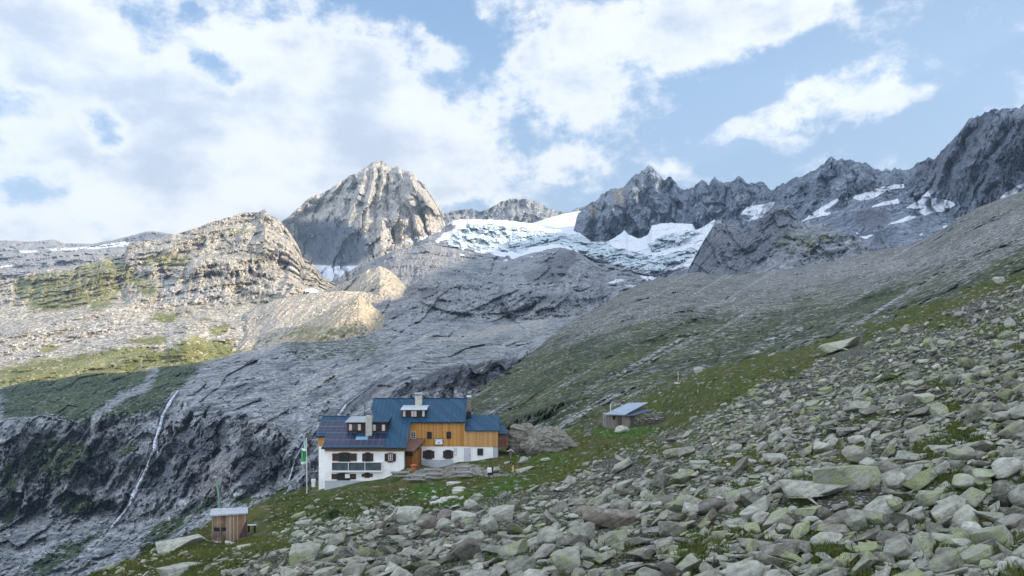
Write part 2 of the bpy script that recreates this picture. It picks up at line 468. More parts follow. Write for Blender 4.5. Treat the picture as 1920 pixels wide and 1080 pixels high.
# --- the big peak
def rel_peak(PX, PY, P):
    # the arete that parts the shaded left face from the sunlit one
    xr = np.interp(PY, [290, 325, 360, 395, 425, 455, 480, 520], [708, 697, 672, 660, 652, 672, 694, 716]) + 5 * fbm(PY / 14, PY * 0, seed=14, octv=4)
    k = np.interp(PY, [300, 370, 410, 440, 500], [1.2, 2.2, 4.2, 8.5, 8.5])
    rel = k * np.maximum(0, xr - PX) * np.interp(xr - PX, [0, 60, 150], [1, .8, .55]) - .7 * np.maximum(0, PX - xr) + 5.5 * np.maximum(0, PX - 800)
    # great ribs falling from the summit, each with a lit and a shaded flank
    th = (PX - 714) / (PY - 225)
    w = fbm(PX / 45, PY / 45, octv=4, seed=3)
    u = th * 6.0 + w * .55
    saw = np.abs(((u + .25) % 1.0) - .35) / .65
    ribs = smoothstep(PY, 300, 350)
    rel = rel + 84 * ribs * saw * smoothstep(PX, 560, 660) - 16 * fbm(th * 17 + w, PY / 120, octv=4, ridged=True, gain=.5, seed=21) * ribs
    rel = rel + craggy(P, 260, 110, seed=9) + plates(PX, PY, P, (52, 24, 11, 5), .78, 1.5, .25, seed=12)
    # broad shaded flank under the right shoulder
    sd = smoothstep(poly_sd(PX, PY, [(735, 315), (775, 322), (812, 365), (825, 400), (790, 402), (760, 380), (745, 345)]), -12, 14)
    return rel + sd * (PX - 735) * -1.7

def paint_peak(A, PX, PY, P):
    A['warm'][:] = .4
    brush(A, 'dark', PX, PY, [z4([(150, 440), (330, 430), (470, 420), (560, 470), (640, 560), (640, 620), (560, 690), (330, 680), (210, 500)])], 14, .95, 12)  # shade of the left face, painted into the rock colour
    brush(A, 'dark', PX, PY, [z4([(700, 130), (850, 160), (960, 250), (1010, 350), (940, 400), (860, 330), (800, 240)])], 25, .35, 12)  # shade on the right shoulder's flank, painted in darker
    brush(A, 'snow', PX, PY, [z4([(330, 680), (460, 690), (580, 685), (480, 740), (400, 780), (380, 810), (330, 780), (360, 740)])], 3, 1, 6)
    brush(A, 'snow', PX, PY, [z4([(840, 540), (940, 522), (1000, 515), (1040, 490), (1050, 500), (960, 540), (880, 555)])], 2, 1, 4)

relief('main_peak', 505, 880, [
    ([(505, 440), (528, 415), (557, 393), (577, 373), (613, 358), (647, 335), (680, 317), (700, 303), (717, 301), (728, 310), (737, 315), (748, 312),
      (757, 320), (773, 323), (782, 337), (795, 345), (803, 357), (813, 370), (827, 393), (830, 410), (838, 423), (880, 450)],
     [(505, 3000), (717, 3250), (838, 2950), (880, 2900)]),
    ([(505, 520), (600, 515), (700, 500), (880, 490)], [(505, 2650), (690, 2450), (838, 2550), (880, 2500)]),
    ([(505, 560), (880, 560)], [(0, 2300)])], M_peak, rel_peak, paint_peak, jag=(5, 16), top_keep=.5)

# --- jagged range on the right
def rel_range(PX, PY, P):
    w = fbm(PX / 50, PY / 50, octv=4, seed=13)
    slant = PX + (PY - 350) * np.interp(PX, [1100, 1400, 1700, 1900], [.1, .1, .35, .5])
    big = fbm(slant / 58 + w * .6, PY / 300, octv=4, ridged=True, gain=.5, seed=31)
    fine = fbm(slant / 17 + w * .5, PY / 110, octv=5, ridged=True, gain=.6, seed=37)
    sc = P[..., 1] / 2500
    us = slant / 47 + w * .8 + .12 * fbm(PX / 20, PY / 20, seed=35)
    saw = np.abs((us % 1.0) - .38) / .62
    r = (-(105 * big + 38 * fine) + 85 * saw * smoothstep(PX, 1960, 1800)) * sc
    r = r + craggy(P, 180, 80, seed=15) * sc + 16 * sc * fbm(P[..., 0] / 30, P[..., 1] / 30, P[..., 2] / 40, octv=5, seed=6, gain=.6)
    low = smoothstep(PY, np.interp(PX, [1100, 1340, 1500, 1640, 1730, 1850, 1950], [455, 430, 395, 365, 400, 430, 380]), np.interp(PX, [1100, 1340, 1500, 1640, 1730, 1850, 1950], [470, 450, 420, 390, 425, 450, 400]))
    r = r + plates(PX, PY, P, (44, 20, 9, 4.5), .60, 2.4, -.25, seed=33)
    return r * (1 - .45 * low)

def paint_range(A, PX, PY, P):
    sn = [z5([(730, 495), (760, 465), (880, 443), (860, 475), (820, 505), (690, 558), (770, 522), (790, 500)]),
          z5([(980, 528), (1050, 480), (1140, 428), (1150, 436), (1080, 485), (1112, 490), (1100, 500), (1010, 518)]),
          z5([(1200, 428), (1210, 415), (1270, 400), (1300, 385), (1350, 378), (1420, 365), (1420, 382), (1340, 400), (1300, 425), (1240, 436)]),
          z5([(1260, 462), (1350, 440), (1395, 430), (1395, 450), (1340, 460)]),
          z5([(1420, 468), (1490, 430), (1485, 400), (1520, 396), (1530, 425), (1570, 430), (1610, 440), (1640, 457), (1600, 475), (1500, 500), (1480, 480), (1510, 465), (1450, 470)]),
          z5([(1345, 542), (1440, 500), (1475, 506), (1400, 532)]),
          z5([(1740, 467), (1820, 425), (1890, 375), (1920, 360), (2100, 330), (2100, 350), (1920, 405), (1840, 428)]),
          z5([(1168, 668), (1212, 652), (1212, 660)]), z5([(1190, 605), (1220, 600), (1200, 609)]), z5([(1230, 590), (1310, 573), (1260, 597)]),
          z5([(1575, 545), (1600, 540), (1590, 556)]), z5([(1480, 580), (1500, 575), (1490, 585)]), z5([(1215, 570), (1240, 575), (1220, 580)])]
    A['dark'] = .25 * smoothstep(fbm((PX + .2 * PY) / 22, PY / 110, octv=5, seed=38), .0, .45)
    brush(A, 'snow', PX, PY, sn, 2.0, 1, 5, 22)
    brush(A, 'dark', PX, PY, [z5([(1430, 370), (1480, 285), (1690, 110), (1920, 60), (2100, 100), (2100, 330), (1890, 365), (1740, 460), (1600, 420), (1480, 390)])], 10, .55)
    brush(A, 'dark', PX, PY, [z5([(1210, 490), (1250, 465), (1330, 480), (1370, 520), (1300, 560), (1220, 545)]), z5([(1260, 640), (1300, 580), (1400, 570), (1330, 630)])], 6, .6)
    brush(A, 'warm', PX, PY, [z5([(200, 400), (240, 385), (250, 450), (215, 460)]), z5([(100, 470), (130, 450), (125, 500), (105, 500)])], 6, .9)  # two small sunlit spots painted on as warm rock
    brush(A, 'debris', PX, PY, [z5([(1120, 560), (1250, 600), (1250, 660), (1060, 680), (900, 700), (850, 640), (1000, 600)])], 20, .8)

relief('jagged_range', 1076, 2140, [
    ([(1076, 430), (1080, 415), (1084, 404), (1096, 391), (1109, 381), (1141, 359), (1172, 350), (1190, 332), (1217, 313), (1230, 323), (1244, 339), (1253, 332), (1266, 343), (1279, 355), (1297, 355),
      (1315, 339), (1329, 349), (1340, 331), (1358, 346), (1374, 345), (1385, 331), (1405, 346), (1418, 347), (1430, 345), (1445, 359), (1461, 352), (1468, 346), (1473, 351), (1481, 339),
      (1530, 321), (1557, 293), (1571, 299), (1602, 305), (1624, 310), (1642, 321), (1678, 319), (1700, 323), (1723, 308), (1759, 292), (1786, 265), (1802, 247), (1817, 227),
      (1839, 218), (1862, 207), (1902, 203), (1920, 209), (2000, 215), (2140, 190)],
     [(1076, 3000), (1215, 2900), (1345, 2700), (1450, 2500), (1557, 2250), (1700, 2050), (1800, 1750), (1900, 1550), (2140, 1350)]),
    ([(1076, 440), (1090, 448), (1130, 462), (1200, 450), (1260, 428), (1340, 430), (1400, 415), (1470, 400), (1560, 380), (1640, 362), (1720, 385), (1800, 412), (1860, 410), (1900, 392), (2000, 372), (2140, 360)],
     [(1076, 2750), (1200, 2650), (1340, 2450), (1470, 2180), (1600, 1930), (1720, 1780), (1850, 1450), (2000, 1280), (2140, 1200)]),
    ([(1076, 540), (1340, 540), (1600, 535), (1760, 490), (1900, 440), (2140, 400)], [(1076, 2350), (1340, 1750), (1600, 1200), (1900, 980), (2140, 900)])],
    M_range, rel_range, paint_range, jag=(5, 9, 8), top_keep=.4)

# --- glacier under the range
ICEFALL = [z3([(150, 250), (200, 215), (270, 170), (330, 128), (450, 132), (620, 150), (800, 180), (960, 195), (1100, 238), (1250, 285), (1440, 328), (1560, 300), (1660, 262), (1700, 300),
               (1600, 360), (1480, 420), (1250, 400), (1060, 350), (960, 290), (860, 245), (740, 262), (620, 300), (480, 280), (330, 290), (220, 280)])]
ICE2 = [z3([(1400, 250), (1480, 205), (1640, 180), (1700, 185), (1600, 235), (1500, 285), (1420, 300)])]

def rel_ice(PX, PY, P):
    m = np.zeros(PX.shape)
    for pl in ICEFALL + ICE2: m = np.maximum(m, smoothstep(poly_sd(PX, PY, pl), -8, 8))
    sl = PY + .22 * PX
    return craggy(P, 220, 90, seed=17) + m * (plates(PX, PY, P, (22, 9, 4.5), 1.1, .45, -.5, seed=41) - 30 * fbm(sl / 6, PX / 40, octv=4, ridged=True, seed=45)) + (1 - m) * 14 * fbm(sl / 10, PX / 60, octv=4, seed=46)

def paint_ice(A, PX, PY, P):
    A['snow'][:] = .9
    wx = PX + 10 * fbm(PX / 22, PY / 12, octv=5, seed=47); wy = PY + 6 * fbm(PX / 22, PY / 12, 3.3, octv=5, seed=48)
    for pl in ICEFALL + ICE2:
        sd = smoothstep(poly_sd(wx, wy, pl), -4, 5)
        A['snow'] = A['snow'] * (1 - .97 * sd)
        A['ice'] = np.maximum(A['ice'], .80 * sd)
    # dusty old snow bands across the upper basin
    streak = fbm((PY + .22 * PX) / 5, PX / 60, octv=5, seed=49)
    A['snow'] *= 1 - .55 * smoothstep(streak, .18, .3) * (PX > 1100)
    A['ice'] = np.maximum(A['ice'], .62 * smoothstep(streak, .18, .3) * (PX > 1100))
    for pl in [z3([(0, 190), (60, 180), (150, 170), (170, 130), (240, 130), (245, 160), (160, 190), (100, 240), (0, 250)])]:
        sd = smoothstep(poly_sd(wx, wy, pl), -3, 4)
        A['snow'] *= (1 - sd * .9); A['ice'] *= (1 - sd)
    # the ragged lower edge, where rock shows through
    low = np.interp(PX, [790, 830, 860, 900, 960, 1000, 1040, 1100, 1150, 1200, 1250, 1300, 1368], [446, 452, 466, 474, 484, 474, 464, 476, 496, 508, 510, 494, 480])
    e = smoothstep(wy + 9 * fbm(PX / 9, PY / 9, octv=4, seed=50), low - 3, low + 4)
    A['snow'] *= 1 - e; A['ice'] *= 1 - e

relief('glacier', 790, 1368, [
    ([(790, 452), (815, 436), (838, 421), (850, 413), (880, 411), (940, 412), (1000, 419), (1040, 426), (1085, 436), (1109, 453), (1135, 454), (1150, 447), (1165, 437), (1171, 430), (1178, 440), (1200, 447), (1215, 440),
      (1222, 424), (1240, 419), (1262, 418), (1285, 420), (1298, 420), (1304, 432), (1320, 425), (1340, 411), (1348, 425), (1368, 450)],
     [(790, 2600), (838, 2850), (1000, 2950), (1085, 2700), (1135, 2560), (1240, 2420), (1340, 2300), (1368, 2200)]),
    ([(790, 475), (860, 482), (960, 492), (1000, 482), (1050, 472), (1100, 480), (1150, 502), (1240, 520), (1290, 505), (1368, 510)],
     [(790, 2330), (860, 2330), (1000, 2290), (1150, 2150), (1290, 2030), (1368, 1980)])],
    M_ice, rel_ice, paint_ice, jag=(3.0, 9), skirt=(.01, .03, .05), smooth_rows=0, step=1.6)

# --- rock spur dropping from the range
def rel_spur(PX, PY, P):
    s = fbm((PX + (PY - 450) * .7) / 26, PY / 160, octv=5, ridged=True, gain=.58, seed=51)
    return craggy(P, 140, 90, seed=19) - 22 * s + plates(PX, PY, P, (40, 18, 8, 4), .6, 1.7, -.6, seed=53) + 10 * fbm(P[..., 0] / 20, P[..., 1] / 20, P[..., 2] / 20, octv=5, seed=16, gain=.6)
def paint_spur(A, PX, PY, P):
    brush(A, 'dark', PX, PY, [[(1280, 540), (1300, 480), (1340, 440), (1400, 420), (1463, 384), (1500, 420), (1470, 460), (1420, 500), (1390, 530), (1340, 545)]], 15, .6)
    brush(A, 'grass', PX, PY, [z5([(900, 560), (1000, 540), (1200, 560), (1100, 640), (950, 680), (860, 640)])], 20, .45)
    A['warm'][:] = .25
relief('rock_spur', 1276, 1720, [
    ([(1276, 545), (1285, 530), (1293, 500), (1304, 478), (1316, 457), (1330, 434), (1342, 413), (1352, 408), (1366, 420), (1384, 425), (1404, 424), (1432, 408), (1450, 389), (1463, 384), (1478, 392), (1490, 408), (1508, 420), (1540, 420),
      (1570, 434), (1610, 445), (1640, 470), (1680, 490), (1720, 520)],
     [(1276, 1900), (1373, 1800), (1463, 1720), (1540, 1550), (1640, 1300), (1720, 1100)]),
    ([(1276, 580), (1400, 560), (1720, 540)], [(1276, 1450), (1500, 1200), (1720, 1000)])],
    M_range, rel_spur, paint_spur, jag=(3.5, 14), skirt=(.01, .04, .08))

# --- sunlit mountain on the left
def rel_left(PX, PY, P):
    r = craggy(P, 260, 170, seed=22) + 45 * fbm(P[..., 0] / 60, P[..., 1] / 60, P[..., 2] / 60, octv=6, ridged=True, gain=.6, seed=23)
    gul = fbm((PX + (PY - 480) * .25) / 34, PY / 190, octv=4, ridged=True, seed=24) * smoothstep(PY, 480, 510) * smoothstep(PY, 600, 550)
    cr = smoothstep(poly_sd(PX, PY, z6([(1060, 380), (1500, 370), (1530, 440), (1450, 490), (1200, 500), (1080, 460)])), -10, 15)
    r = r + plates(PX, PY, P, (46, 22, 10, 4.5), .34, 1.3, .3, seed=28) * (1 - .75 * smoothstep(PY, 540, 590))
    r = r - 40 * gul - cr * 42 * fbm(PX / 9 - PY / 30, PY / 16, octv=4, ridged=True, seed=26)
    # the rocky knoll
    kn = np.clip(1 - np.abs(PX - 350) / 42, 0, 1) ** .8 * smoothstep(PY, 598, 606) * smoothstep(PY, 700, 640)
    r = r - 75 * kn
    small = smoothstep(PY, 545, 590)
    r = r * (1 - .45 * small) + small * 5 * fbm(P[..., 0] / 7, P[..., 1] / 14, P[..., 2] / 7, octv=4, seed=27, gain=.7)
    return r

def paint_left(A, PX, PY, P):
    A['warm'][:] = .38
    g = [z6([(60, 450), (250, 410), (400, 400), (560, 340), (700, 350), (760, 420), (880, 480), (920, 560), (860, 580), (700, 500), (640, 600), (540, 650), (480, 620), (400, 640), (300, 650),
             (160, 640), (100, 560)]),
         z6([(770, 330), (900, 300), (1070, 320), (1060, 370), (940, 400), (800, 380)]), z6([(1250, 160), (1370, 160), (1440, 200), (1370, 215), (1260, 200)]),
         z6([(850, 690), (900, 650), (1010, 660), (960, 710)]), z6([(720, 800), (900, 780), (945, 800), (900, 830), (760, 825)]), z6([(620, 870), (700, 840), (850, 845), (900, 870), (760, 920), (640, 900)]),
         z6([(300, 970), (380, 910), (560, 880), (600, 900), (480, 960), (330, 1000)]), z6([(560, 960), (660, 925), (780, 940), (720, 1000), (600, 990)]),
         z6([(1000, 820), (1100, 775), (1150, 790), (1150, 900), (1030, 905)]), z6([(1160, 820), (1260, 810), (1290, 850), (1200, 905), (1150, 890)]),
         z6([(1180, 740), (1280, 720), (1290, 760), (1200, 780)]), z6([(1120, 690), (1180, 665), (1190, 690)]), z6([(0, 960), (120, 960), (120, 1010), (0, 1020)]), z6([(210, 860), (280, 825), (340, 840), (280, 870)])]
    brush(A, 'grass', PX, PY, g[:3], 12, .66, 14, 40)
    brush(A, 'grass', PX, PY, g[3:], 8, 1.0, 8, 30)
    brush(A, 'grass', PX, PY, [[(-220, 700), (0, 690), (60, 672), (130, 668), (200, 655), (280, 650), (300, 665), (330, 640), (440, 640), (430, 720), (-220, 760)]], 10, .8, 14, 40)
    A['debris'] = .48 * smoothstep(PY, 560, 610)
    brush(A, 'debris', PX, PY, [z6([(900, 420), (1100, 500), (1350, 520), (1300, 620), (1100, 600), (900, 590)])], 14, .8)
    A['debris'] *= (1 - A['grass'])
    brush(A, 'snow', PX, PY, [z6([(1620, 380), (1680, 415), (1610, 395)]), z6([(1222, 588), (1255, 580), (1240, 592)])], 1.5, 1, 2)
    brush(A, 'snow', PX, PY, [z6([(1700, 520), (1760, 510), (1800, 530), (1760, 545)])], 2, 1, 3)

relief('meadow_mountain', -220, 680, [
    ([(-220, 540), (0, 525), (20, 520), (83, 506), (133, 503), (167, 493), (193, 482), (233, 481), (240, 458), (247, 455), (257, 452), (300, 448), (327, 439), (367, 428), (410, 412), (430, 407), (457, 398), (484, 398), (497, 392),
      (503, 403), (523, 413), (540, 430), (560, 463), (567, 483), (593, 500), (600, 515), (640, 540), (680, 560)],
     [(-220, 1900), (0, 1900), (240, 1950), (480, 2050), (600, 1950), (680, 1900)]),
    ([(-220, 610), (0, 600), (240, 575), (480, 560), (600, 560), (680, 580)], [(0, 1500), (600, 1550), (680, 1550)]),
    ([(-220, 760), (0, 760), (250, 720), (430, 700), (680, 650)], [(-220, 950), (0, 960), (430, 1080), (680, 1250)])],
    M_left, rel_left, paint_left, jag=(4, 18), skirt=(.01, .03, .06))

# --- moraine ridges
def rel_mor(PX, PY, P):
    g = fbm((PX + (PY - 550) * 1.0) / 11, PY / 150, octv=4, ridged=True, seed=61)
    return craggy(P, 150, 60, seed=62) - 5 * g + plates(PX, PY, P, (12, 5), .35, 2.2, 1.0, seed=63)
def paint_mor(A, PX, PY, P):
    A['warm'][:] = .45
relief('moraine', 590, 840, [
    ([(590, 556), (620, 541), (650, 528), (690, 506), (713, 499), (730, 506), (745, 520), (767, 545), (790, 572), (840, 610)],
     [(590, 1610), (713, 1520), (790, 1590), (840, 1640)]),
    ([(590, 640), (840, 650)], [(590, 1440), (713, 1330), (840, 1400)])], M_mor, rel_mor, paint_mor, jag=(1.5, 14), skirt=(.01, .03, .07))
def paint_mor1(A, PX, PY, P):
    A['warm'][:] = .35
    brush(A, 'grass', PX, PY, [[(400, 690), (440, 655), (520, 640), (600, 620), (620, 650), (500, 690)]], 12, .7)
relief('moraine', 395, 800, [
    ([(395, 690), (420, 655), (450, 612), (465, 590), (480, 577), (520, 561), (580, 550), (640, 545), (680, 547), (740, 550), (770, 560), (800, 585)],
     [(395, 1250), (480, 1450), (640, 1420), (770, 1500), (800, 1500)]),
    ([(395, 700), (600, 690), (800, 660)], [(395, 1080), (600, 1080), (800, 1250)])], M_mor, rel_mor, paint_mor1, jag=(1.2, 16), skirt=(.01, .03, .07))
def paint_mor2(A, PX, PY, P):
    A['warm'][:] = .75
    brush(A, 'grass', PX, PY, [z4([(100, 1080), (250, 1000), (420, 1010), (560, 1000), (620, 1080), (300, 1150)])], 14, .55)
relief('moraine', 440, 850, [
    ([(440, 700), (480, 668), (510, 640), (560, 612), (600, 591), (640, 567), (662, 556), (673, 552), (684, 560), (700, 575), (720, 590), (745, 605), (775, 622), (810, 640), (850, 650)],
     [(440, 1150), (560, 1190), (673, 1185), (775, 1270), (850, 1330)]),
    ([(440, 720), (600, 700), (850, 680)], [(440, 950), (640, 900), (850, 1150)])], M_mor, rel_mor, paint_mor2, jag=(1.2, 14), skirt=(.01, .03, .07))

# --- the shaded valley: polished slabs, cliffs and their foot
def rel_valley(PX, PY, P):
    sc = P[..., 1] / 1000
    # cliff zone between rim and foot
    rim = np.interp(PX, [-200, 0, 250, 330, 450, 560, 640, 700, 760, 860, 950, 1020, 1100, 1400], [800, 785, 770, 745, 770, 800, 790, 760, 710, 690, 665, 640, 610, 580])
    foot = np.interp(PX, [-200, 0, 330, 450, 560, 640, 760, 880, 1000, 1400], [965, 965, 965, 925, 910, 885, 800, 765, 720, 650])
    rn = 26 * fbm(PX / 55, PX * 0 + .4, octv=4, seed=79)
    cl = smoothstep(PY + rn, rim - 16, rim + 22) * smoothstep(PY, foot + 24, foot - 26)
    slant = PX + (PY - 800) * np.interp(PX, [0, 300, 500, 700], [.5, .35, .05, .5])
    w = fbm(PX / 40, PY / 40, octv=4, seed=71)
    r1 = fbm(slant / 46 + w * .8, PY / 170, octv=4, ridged=True, seed=72)
    r2 = fbm(slant / 11 + w * .7, PY / 60, octv=5, ridged=True, gain=.6, seed=73)
    r = -cl * (26 * r1 + 3 * r2) * sc * 2.0 + cl * plates(PX, PY, P, (62, 30, 14, 6.5), .95, 1.7, .55, seed=64)
    # polished slabs: long ledges slanting down to the left
    sl = PX * .42 + PY * .9
    led = fbm(sl / 17 + w * 1.3, PX / 90 - PY / 200, octv=3, ridged=True, gain=.5, seed=74)
    r = r - (1 - cl) * 15 * led * sc + (1 - cl) * plates(PX + .0 * PY, PY + .5 * PX, P, (60, 24, 10, 5), .54, .42, 0, seed=67) * np.interp(PY, [480, 600, 700], [.8, .9, 1.0]) + craggy(P, 90, 34, seed=75) * sc + 3 * sc * fbm(P[..., 0] / 9, P[..., 1] / 9, P[..., 2] / 9, octv=5, gain=.62, seed=76)
    # the big rounded rock step under the glacier and the dark walls beside it
    dome = np.clip(1 - ((PX - 1035) / 95) ** 2 - ((PY - 545) / 85) ** 2, 0, 1)
    r = r - 260 * np.sqrt(dome) * smoothstep(PY, 640, 590)
    d2 = np.clip(1 - ((PX - 900) / 130) ** 2 - ((PY - 540) / 50) ** 2, 0, 1)
    r = r - 120 * np.sqrt(d2)
    d3 = np.clip(1 - ((PX - 820) / 120) ** 2 - ((PY - 590) / 40) ** 2, 0, 1)
    r = r - 70 * np.sqrt(d3)
    up = smoothstep(PY, 620, 580)
    r = r + up * (24 * fbm(PX / 16 + w, PY / 24, octv=6, ridged=True, gain=.6, seed=77) - 13 * fbm(PX / 5, PY / 12, octv=3, seed=78))
    return r

WF1 = [(333, 733), (318, 752), (303, 790), (290, 830), (284, 852), (272, 880), (258, 912), (245, 940), (228, 966), (210, 992)]

def paint_valley(A, PX, PY, P):
    up = smoothstep(PY, 600, 560)
    A['warm'][:] = up * smoothstep(PX, 900, 780) * .5
    g = [z7([(0, 200), (0, 60), (120, 0), (560, 0), (780, 20), (620, 160), (520, 220), (420, 300), (300, 290), (200, 270), (0, 300)]),
         z7([(820, 0), (1080, 0), (1000, 60), (900, 160), (800, 250), (700, 290), (520, 280), (600, 220), (760, 110)])]
    brush(A, 'grass', PX, PY, g, 16, .88, 30, 60)
    brush(A, 'grass', PX, PY, [z7([(0, 480), (100, 500), (140, 560), (80, 640), (100, 760), (0, 900)]), z7([(260, 640), (380, 640), (520, 700), (440, 780), (300, 760)]),
                               z7([(660, 1000), (760, 820), (960, 740), (1100, 660), (1110, 720), (980, 790), (820, 920), (700, 1080), (540, 1080)]),
                               z7([(540, 440), (700, 390), (720, 440), (600, 480)]), z7([(120, 420), (300, 380), (500, 430), (420, 560), (260, 640), (120, 600)]), z7([(1080, 640), (1300, 680), (1500, 600), (1440, 700), (1200, 720)]),
                               z7([(240, 960), (420, 870), (560, 850), (400, 960), (240, 1080), (100, 1080)])], 10, .7, 14, 30)
    brush(A, 'grass', PX, PY, [z4([(100, 1080), (560, 1010), (840, 1130), (600, 1250), (200, 1250)])], 20, .5, 14)
    brush(A, 'debris', PX, PY, [z7([(830, -20), (840, 0), (640, 190), (480, 300), (430, 380), (360, 450), (330, 460), (420, 360), (470, 270), (600, 150), (770, 10)]),
                                z7([(830, 20), (780, 150), (740, 200), (760, 120), (800, 40)]),
                                z7([(620, 850), (560, 930), (420, 1020), (300, 1090), (200, 1090), (330, 990), (480, 900), (560, 850)])], 4, .95, 7, 18)
    A['warm'] = np.maximum(A['warm'], .0)
    brush(A, 'warm', PX, PY, [z7([(1000, 480), (1100, 430), (1190, 480), (1200, 640), (1120, 680), (1010, 690)]), z7([(1230, 520), (1330, 480), (1340, 660), (1230, 660)]), z7([(380, 420), (500, 300), (560, 320), (420, 470), (300, 560), (290, 520)]),
                              z7([(1150, 330), (1300, 290), (1420, 270), (1380, 330), (1200, 370)]), z9([(170, 600), (260, 510), (330, 500), (240, 620)])], 10, .6, 12)
    st_ = fbm((PX * .45 + PY * .9) / 15, PX / 170, octv=5, seed=95)
    A['debris'] = .62 * smoothstep(st_, .0, .35) * smoothstep(PX, 330, 520) * smoothstep(PY, 820, 740) * smoothstep(PY, 560, 620)
    wf = []
    for path in (WF1, [(573, 826), (562, 845), (553, 862), (548, 880), (542, 900)], [(706, 713), (690, 728), (668, 744), (650, 758), (640, 772), (634, 784)], [(84, 895), (80, 925), (76, 955)]):
        wf.append([(x - 7, y) for x, y in path] + [(x + 8, y) for x, y in reversed(path)])
    brush(A, 'dark', PX, PY, wf, 5, .8, 5, 14)
    brush(A, 'grass', PX, PY, wf, 4, -.9, 3)
    # dark wet walls
    brush(A, 'dark', PX, PY, [z7([(0, 300), (480, 320), (560, 280), (760, 300), (760, 450), (640, 640), (540, 800), (300, 860), (100, 840), (0, 700)])], 20, .42, 16)
    brush(A, 'dark', PX, PY, [z7([(900, 330), (1180, 290), (1150, 400), (1050, 500), (960, 560), (860, 480), (800, 440)]), z7([(1200, 380), (1420, 380), (1480, 520), (1380, 660), (1220, 660), (1180, 520)]),
                              z7([(760, 460), (950, 520), (1000, 640), (900, 680), (720, 680), (640, 700)])], 12, .66, 12)
    brush(A, 'dark', PX, PY, [z9([(390, 520), (600, 440), (800, 420), (1000, 380), (1190, 330), (1080, 400), (960, 450), (820, 540), (720, 590), (700, 560), (560, 560), (430, 600), (320, 610), (260, 600)])], 7, .8, 10, 24)
    brush(A, 'dark', PX, PY, [z9([(30, 690), (190, 520), (260, 480), (300, 490), (170, 620), (60, 720)])], 5, .6)
    brush(A, 'dark', PX, PY, [z3([(600, 520), (700, 540), (900, 540), (1000, 500), (960, 570), (860, 625), (700, 620), (600, 600)]), z3([(620, 440), (700, 400), (850, 300), (960, 270), (980, 330), (860, 500), (760, 480), (660, 490)]),
                              z3([(0, 500), (140, 510), (140, 560), (20, 590)]), z3([(130, 410), (300, 420), (420, 460), (500, 500), (300, 450), (150, 440)]),
                              z3([(0, 690), (150, 680), (330, 690), (300, 720), (100, 720)])], 8, .55, 10)
    brush(A, 'snow', PX, PY, [z5([(308, 757), (380, 722), (480, 730), (460, 755), (365, 782)]), z5([(168, 787), (215, 765), (256, 768), (200, 784)]), z5([(235, 792), (300, 790), (290, 805)]),
                              z5([(455, 690), (480, 680), (490, 695)]), z5([(500, 670), (525, 660), (535, 680), (520, 700)]),
                              z3([(520, 350), (570, 318), (550, 350)]), z3([(640, 320), (700, 320), (700, 328)]), z3([(250, 300), (300, 315), (270, 318)])], 2, 1, 3)
    brush(A, 'debris', PX, PY, [z9([(880, 200), (1000, 180), (1280, 140), (1100, 220), (900, 260), (500, 330), (400, 350), (600, 260)])], 14, .75, 14)
    brush(A, 'grass', PX, PY, [z9([(330, 420), (600, 300), (860, 250), (1250, 200), (1250, 260), (1000, 350), (760, 400), (420, 500)])], 14, .38, 14)

_o, VPX, VPY, VD = relief('valley', -220, 1400, [
    ([(-220, 735), (0, 728), (55, 716), (110, 712), (160, 700), (240, 700), (300, 688), (350, 684), (430, 668), (480, 652), (560, 610), (620, 560), (680, 500), (740, 468), (800, 458), (840, 464), (900, 474), (960, 484), (1000, 474),
      (1050, 464), (1100, 476), (1200, 504), (1250, 512), (1320, 502), (1400, 510)],
     [(-220, 980), (0, 1000), (430, 1080), (560, 1500), (620, 2000), (680, 2250), (840, 2380), (1320, 2250), (1400, 2200)]),
    ([(-220, 760), (0, 745), (300, 705), (430, 680), (560, 655), (700, 620), (800, 605), (1000, 600), (1100, 590), (1200, 560), (1400, 540)],
     [(-220, 850), (300, 900), (430, 900), (560, 950), (700, 1150), (800, 1250), (1000, 1400), (1200, 1550), (1400, 1600)]),
    ([(-220, 800), (0, 788), (250, 772), (330, 748), (450, 770), (560, 800), (640, 790), (700, 760), (760, 712), (860, 692), (950, 667), (1020, 642), (1100, 615), (1400, 590)],
     [(-220, 640), (330, 620), (560, 480), (700, 460), (860, 540), (1020, 720), (1200, 1100), (1400, 1300)]),
    ([(-220, 965), (0, 965), (330, 965), (450, 925), (560, 905), (640, 885), (760, 800), (880, 765), (1000, 720), (1400, 660)],
     [(-220, 590), (200, 540), (450, 430), (560, 410), (760, 410), (880, 470), (1000, 600), (1400, 900)]),
    ([(-220, 1200), (0, 1200), (700, 1100), (1400, 760)], [(-220, 330), (300, 300), (700, 280), (1000, 400), (1400, 700)])],
    M_slab, rel_valley, paint_valley, jag=(1.5, 30), skirt=(.01, .02, .03), smooth_rows=12)

